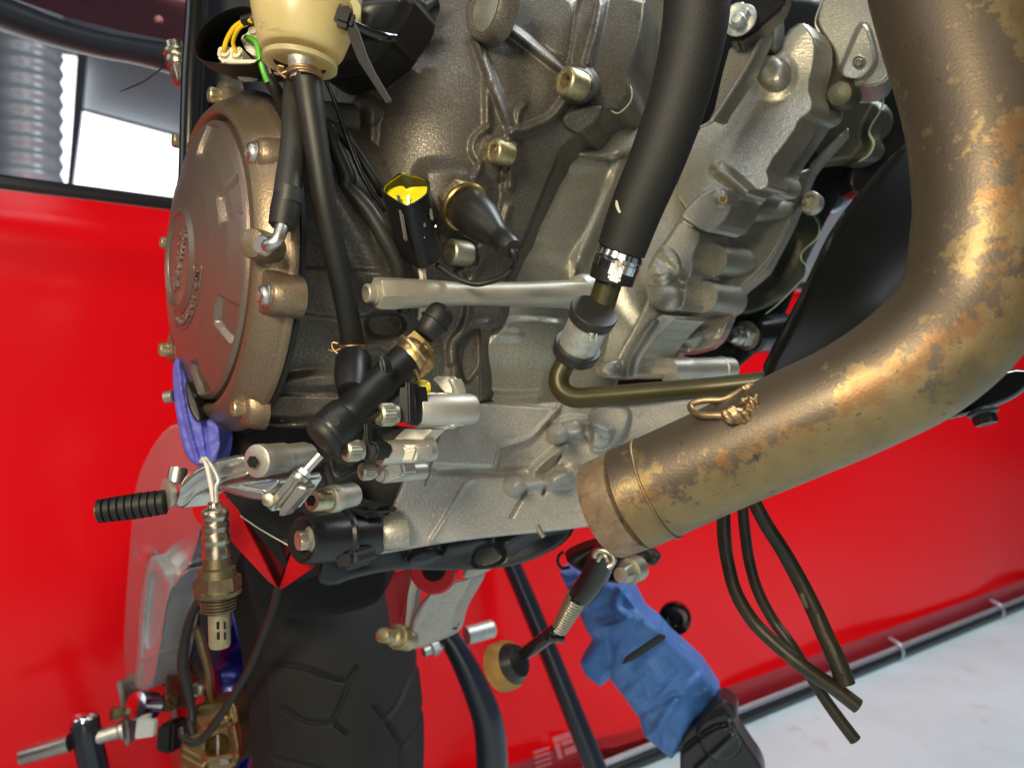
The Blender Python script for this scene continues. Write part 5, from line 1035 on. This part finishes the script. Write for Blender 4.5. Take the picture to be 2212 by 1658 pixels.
ep = [(2010, -260, .392), (2038, -90, .380), (2068, 40, .372), (2098, 150, .365), (2120, 260, .359), (2132, 370, .354), (2133, 480, .351), (2092, 655, .350), (1990, 770, .353), (1850, 856, .362), (1705, 922, .376), (1550, 992, .392), (1430, 1046, .405), (1362, 1076, .411)]
er_ = [158, 156, 153, 150, 147, 146, 146, 140, 136, 125, 120, 114, 113, 113]
ex = tube('exhaust_pipe', ep, er_, 'exhaust', bike, seg=72, n=14, cap=False)
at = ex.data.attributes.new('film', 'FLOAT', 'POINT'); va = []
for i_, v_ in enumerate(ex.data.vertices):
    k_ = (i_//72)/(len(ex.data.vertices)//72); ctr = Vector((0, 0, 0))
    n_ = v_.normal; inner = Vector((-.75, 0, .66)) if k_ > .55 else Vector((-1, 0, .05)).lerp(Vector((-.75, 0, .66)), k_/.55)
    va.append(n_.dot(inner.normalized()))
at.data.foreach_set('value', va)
part_label(ex, 'heat-stained gold and brown exhaust header pipe, open at its end')
# collar lip, open end, seam bead, weld seam line
e0, e1 = (1364, 1076, .411), (1306, 1100, .419)
M('pipe_lip', (.32, .225, .14), .6, .5, .2, 120, .3, 900, spots=[((.14, .10, .07), 150, .55, .7)])
rod('pipe_lip', e0, e1, [(-.05, 104), (0, 111), (.9, 109), (1.0, 106), (1.0, 98), (.2, 95), (-.4, 92), (-.4, 2)], 'pipe_lip', ex, seg=72)
b0_, b1_ = P(1418, 1052, .406), P(1388, 1065, .409)
u_, v_, a_ = frame(b1_-b0_)
tube3('crimp_bead', [b0_+u_*(S(114.5, .405)*math.cos(t))+v_*(S(114.5, .405)*math.sin(t)) for t in np.linspace(0, 2*math.pi, 60)], S(3.2, .405), 'exhaust', ex, n=1, seg=10)
cc_ = spline([P(*p) for p in ep], 14); rr_ = [v.x for v in spline([Vector((S(r, p[2]), 0, 0)) for r, p in zip(er_, ep)], 14)]
sl = []
for i in range(88, len(cc_)-6):
    t = (cc_[i+1]-cc_[i-1]).normalized(); view = (C0-cc_[i]); view = (view-t*view.dot(t)).normalized(); side = t.cross(view)
    if side.z > 0: side = -side
    if i < 70: side = Vector((abs(side.x), side.y, side.z)) if abs(side.x) > .5 else side
    dirv = (view*.84+side*.54).normalized(); sl.append(cc_[i]+dirv*rr_[i]*.972)
tube3('weld_seam', sl[::2], S(4.0, .36), 'exhaust', ex, n=2, seg=8)
# spring hook with weld blobs
tube('spring_hook', Q(Y2, '1310,285,.384 1250,305,.380 1190,335,.379 1120,365,.380 1010,370,.383 945,385,.384 925,410,.383 945,440,.379 1000,460,.374 1090,462,.370 1150,465,.368'), [8, 8, 7.5, 7.5, 7.5, 7.5, 7.5, 7.5, 7.5, 8, 8], 'bronze_wire', ex, seg=14, n=8)
def blob(name, zx, zy, d, rx, ry, mat):
    bm = bmesh.new(); bmesh.ops.create_icosphere(bm, subdivisions=4, radius=1); c = P(*Y2(zx, zy), d); rnd = random.Random(zx)
    ph = [rnd.uniform(0, 6) for _ in range(6)]
    for v in bm.verts:
        k = 1+.14*math.sin(3*v.co.x+ph[0])*math.sin(4*v.co.z+ph[1])+.10*math.sin(7*v.co.x+ph[2]+3*v.co.z)+.06*math.sin(13*v.co.z+ph[3]+6*v.co.x)
        v.co = c + Vector((v.co.x*S(rx, d)*k, v.co.y*S(min(rx, ry)*.7, d)*k, v.co.z*S(ry, d)*k))
    me = bpy.data.meshes.new(name); bm.to_mesh(me); bm.free(); shade(me, 180); return link(name, me, mat, ex)
blob('weld_blob', 1290, 295, .376, 17, 10, 'bronze_wire'); blob('weld_blob', 1190, 465, .362, 28, 20, 'bronze_wire'); blob('weld_blob', 1245, 470, .361, 24, 15, 'bronze_wire'); blob('weld_blob', 1310, 400, .362, 17, 22, 'bronze_wire'); blob('weld_blob', 1265, 380, .366, 15, 12, 'bronze_wire')
# ------------------------------------------------------------------ three breather hoses hanging below the header
M('hose_olive', (.026, .021, .010), 0, .42, .2, 60, .15, 900, spots=[((.055, .046, .022), 60, .55, .8)])
part_label(tube('breather_hose', Q(Y4, '255,60,.53 250,150,.525 255,330,.52 275,470,.52 320,640,.515 420,810,.51 560,950,.50 720,1080,.49 880,1190,.485 1025,1300,.48'), [15, 15, 15, 14.5, 14.5, 15, 15, 16, 16.5, 17], 'hose_olive', bike, seg=20), 'front-crossing olive black breather hose')
part_label(tube('breather_hose', Q(Y4, '360,40,.555 362,160,.55 375,300,.55 400,470,.55 450,640,.545 540,810,.54 650,960,.53 790,1190,.53 900,1350,.525 1010,1495,.52'), [12, 12, 12, 12, 12, 12, 12, 12, 13, 13.5], 'hose_olive', bike, seg=20), 'thin olive breather hose reaching lowest')
part_label(tube('breather_hose', Q(Y4, '360,-10,.51 430,130,.50 500,260,.50 590,400,.50 680,560,.50 770,740,.495 850,920,.49 910,1050,.488 955,1175,.485'), [15, 15, 15.5, 16, 17, 18, 19, 20, 20.5], 'hose_olive', bike, seg=20), 'scuffed olive breather hose, rightmost of three')
M('scuff', (.11, .095, .06), .1, .7, .4, 300, 1.0, 900)
tube('scuff_patch', Q(Y4, '700,650,.484 715,700,.483 730,730,.484'), [8, 11, 6], 'scuff', bike, seg=12, flat=.5)
tube('scuff_patch', Q(Y4, '790,770,.482 830,880,.480 880,980,.479 930,1110,.478'), [6, 10, 11, 6], 'scuff', bike, seg=12, flat=.5)
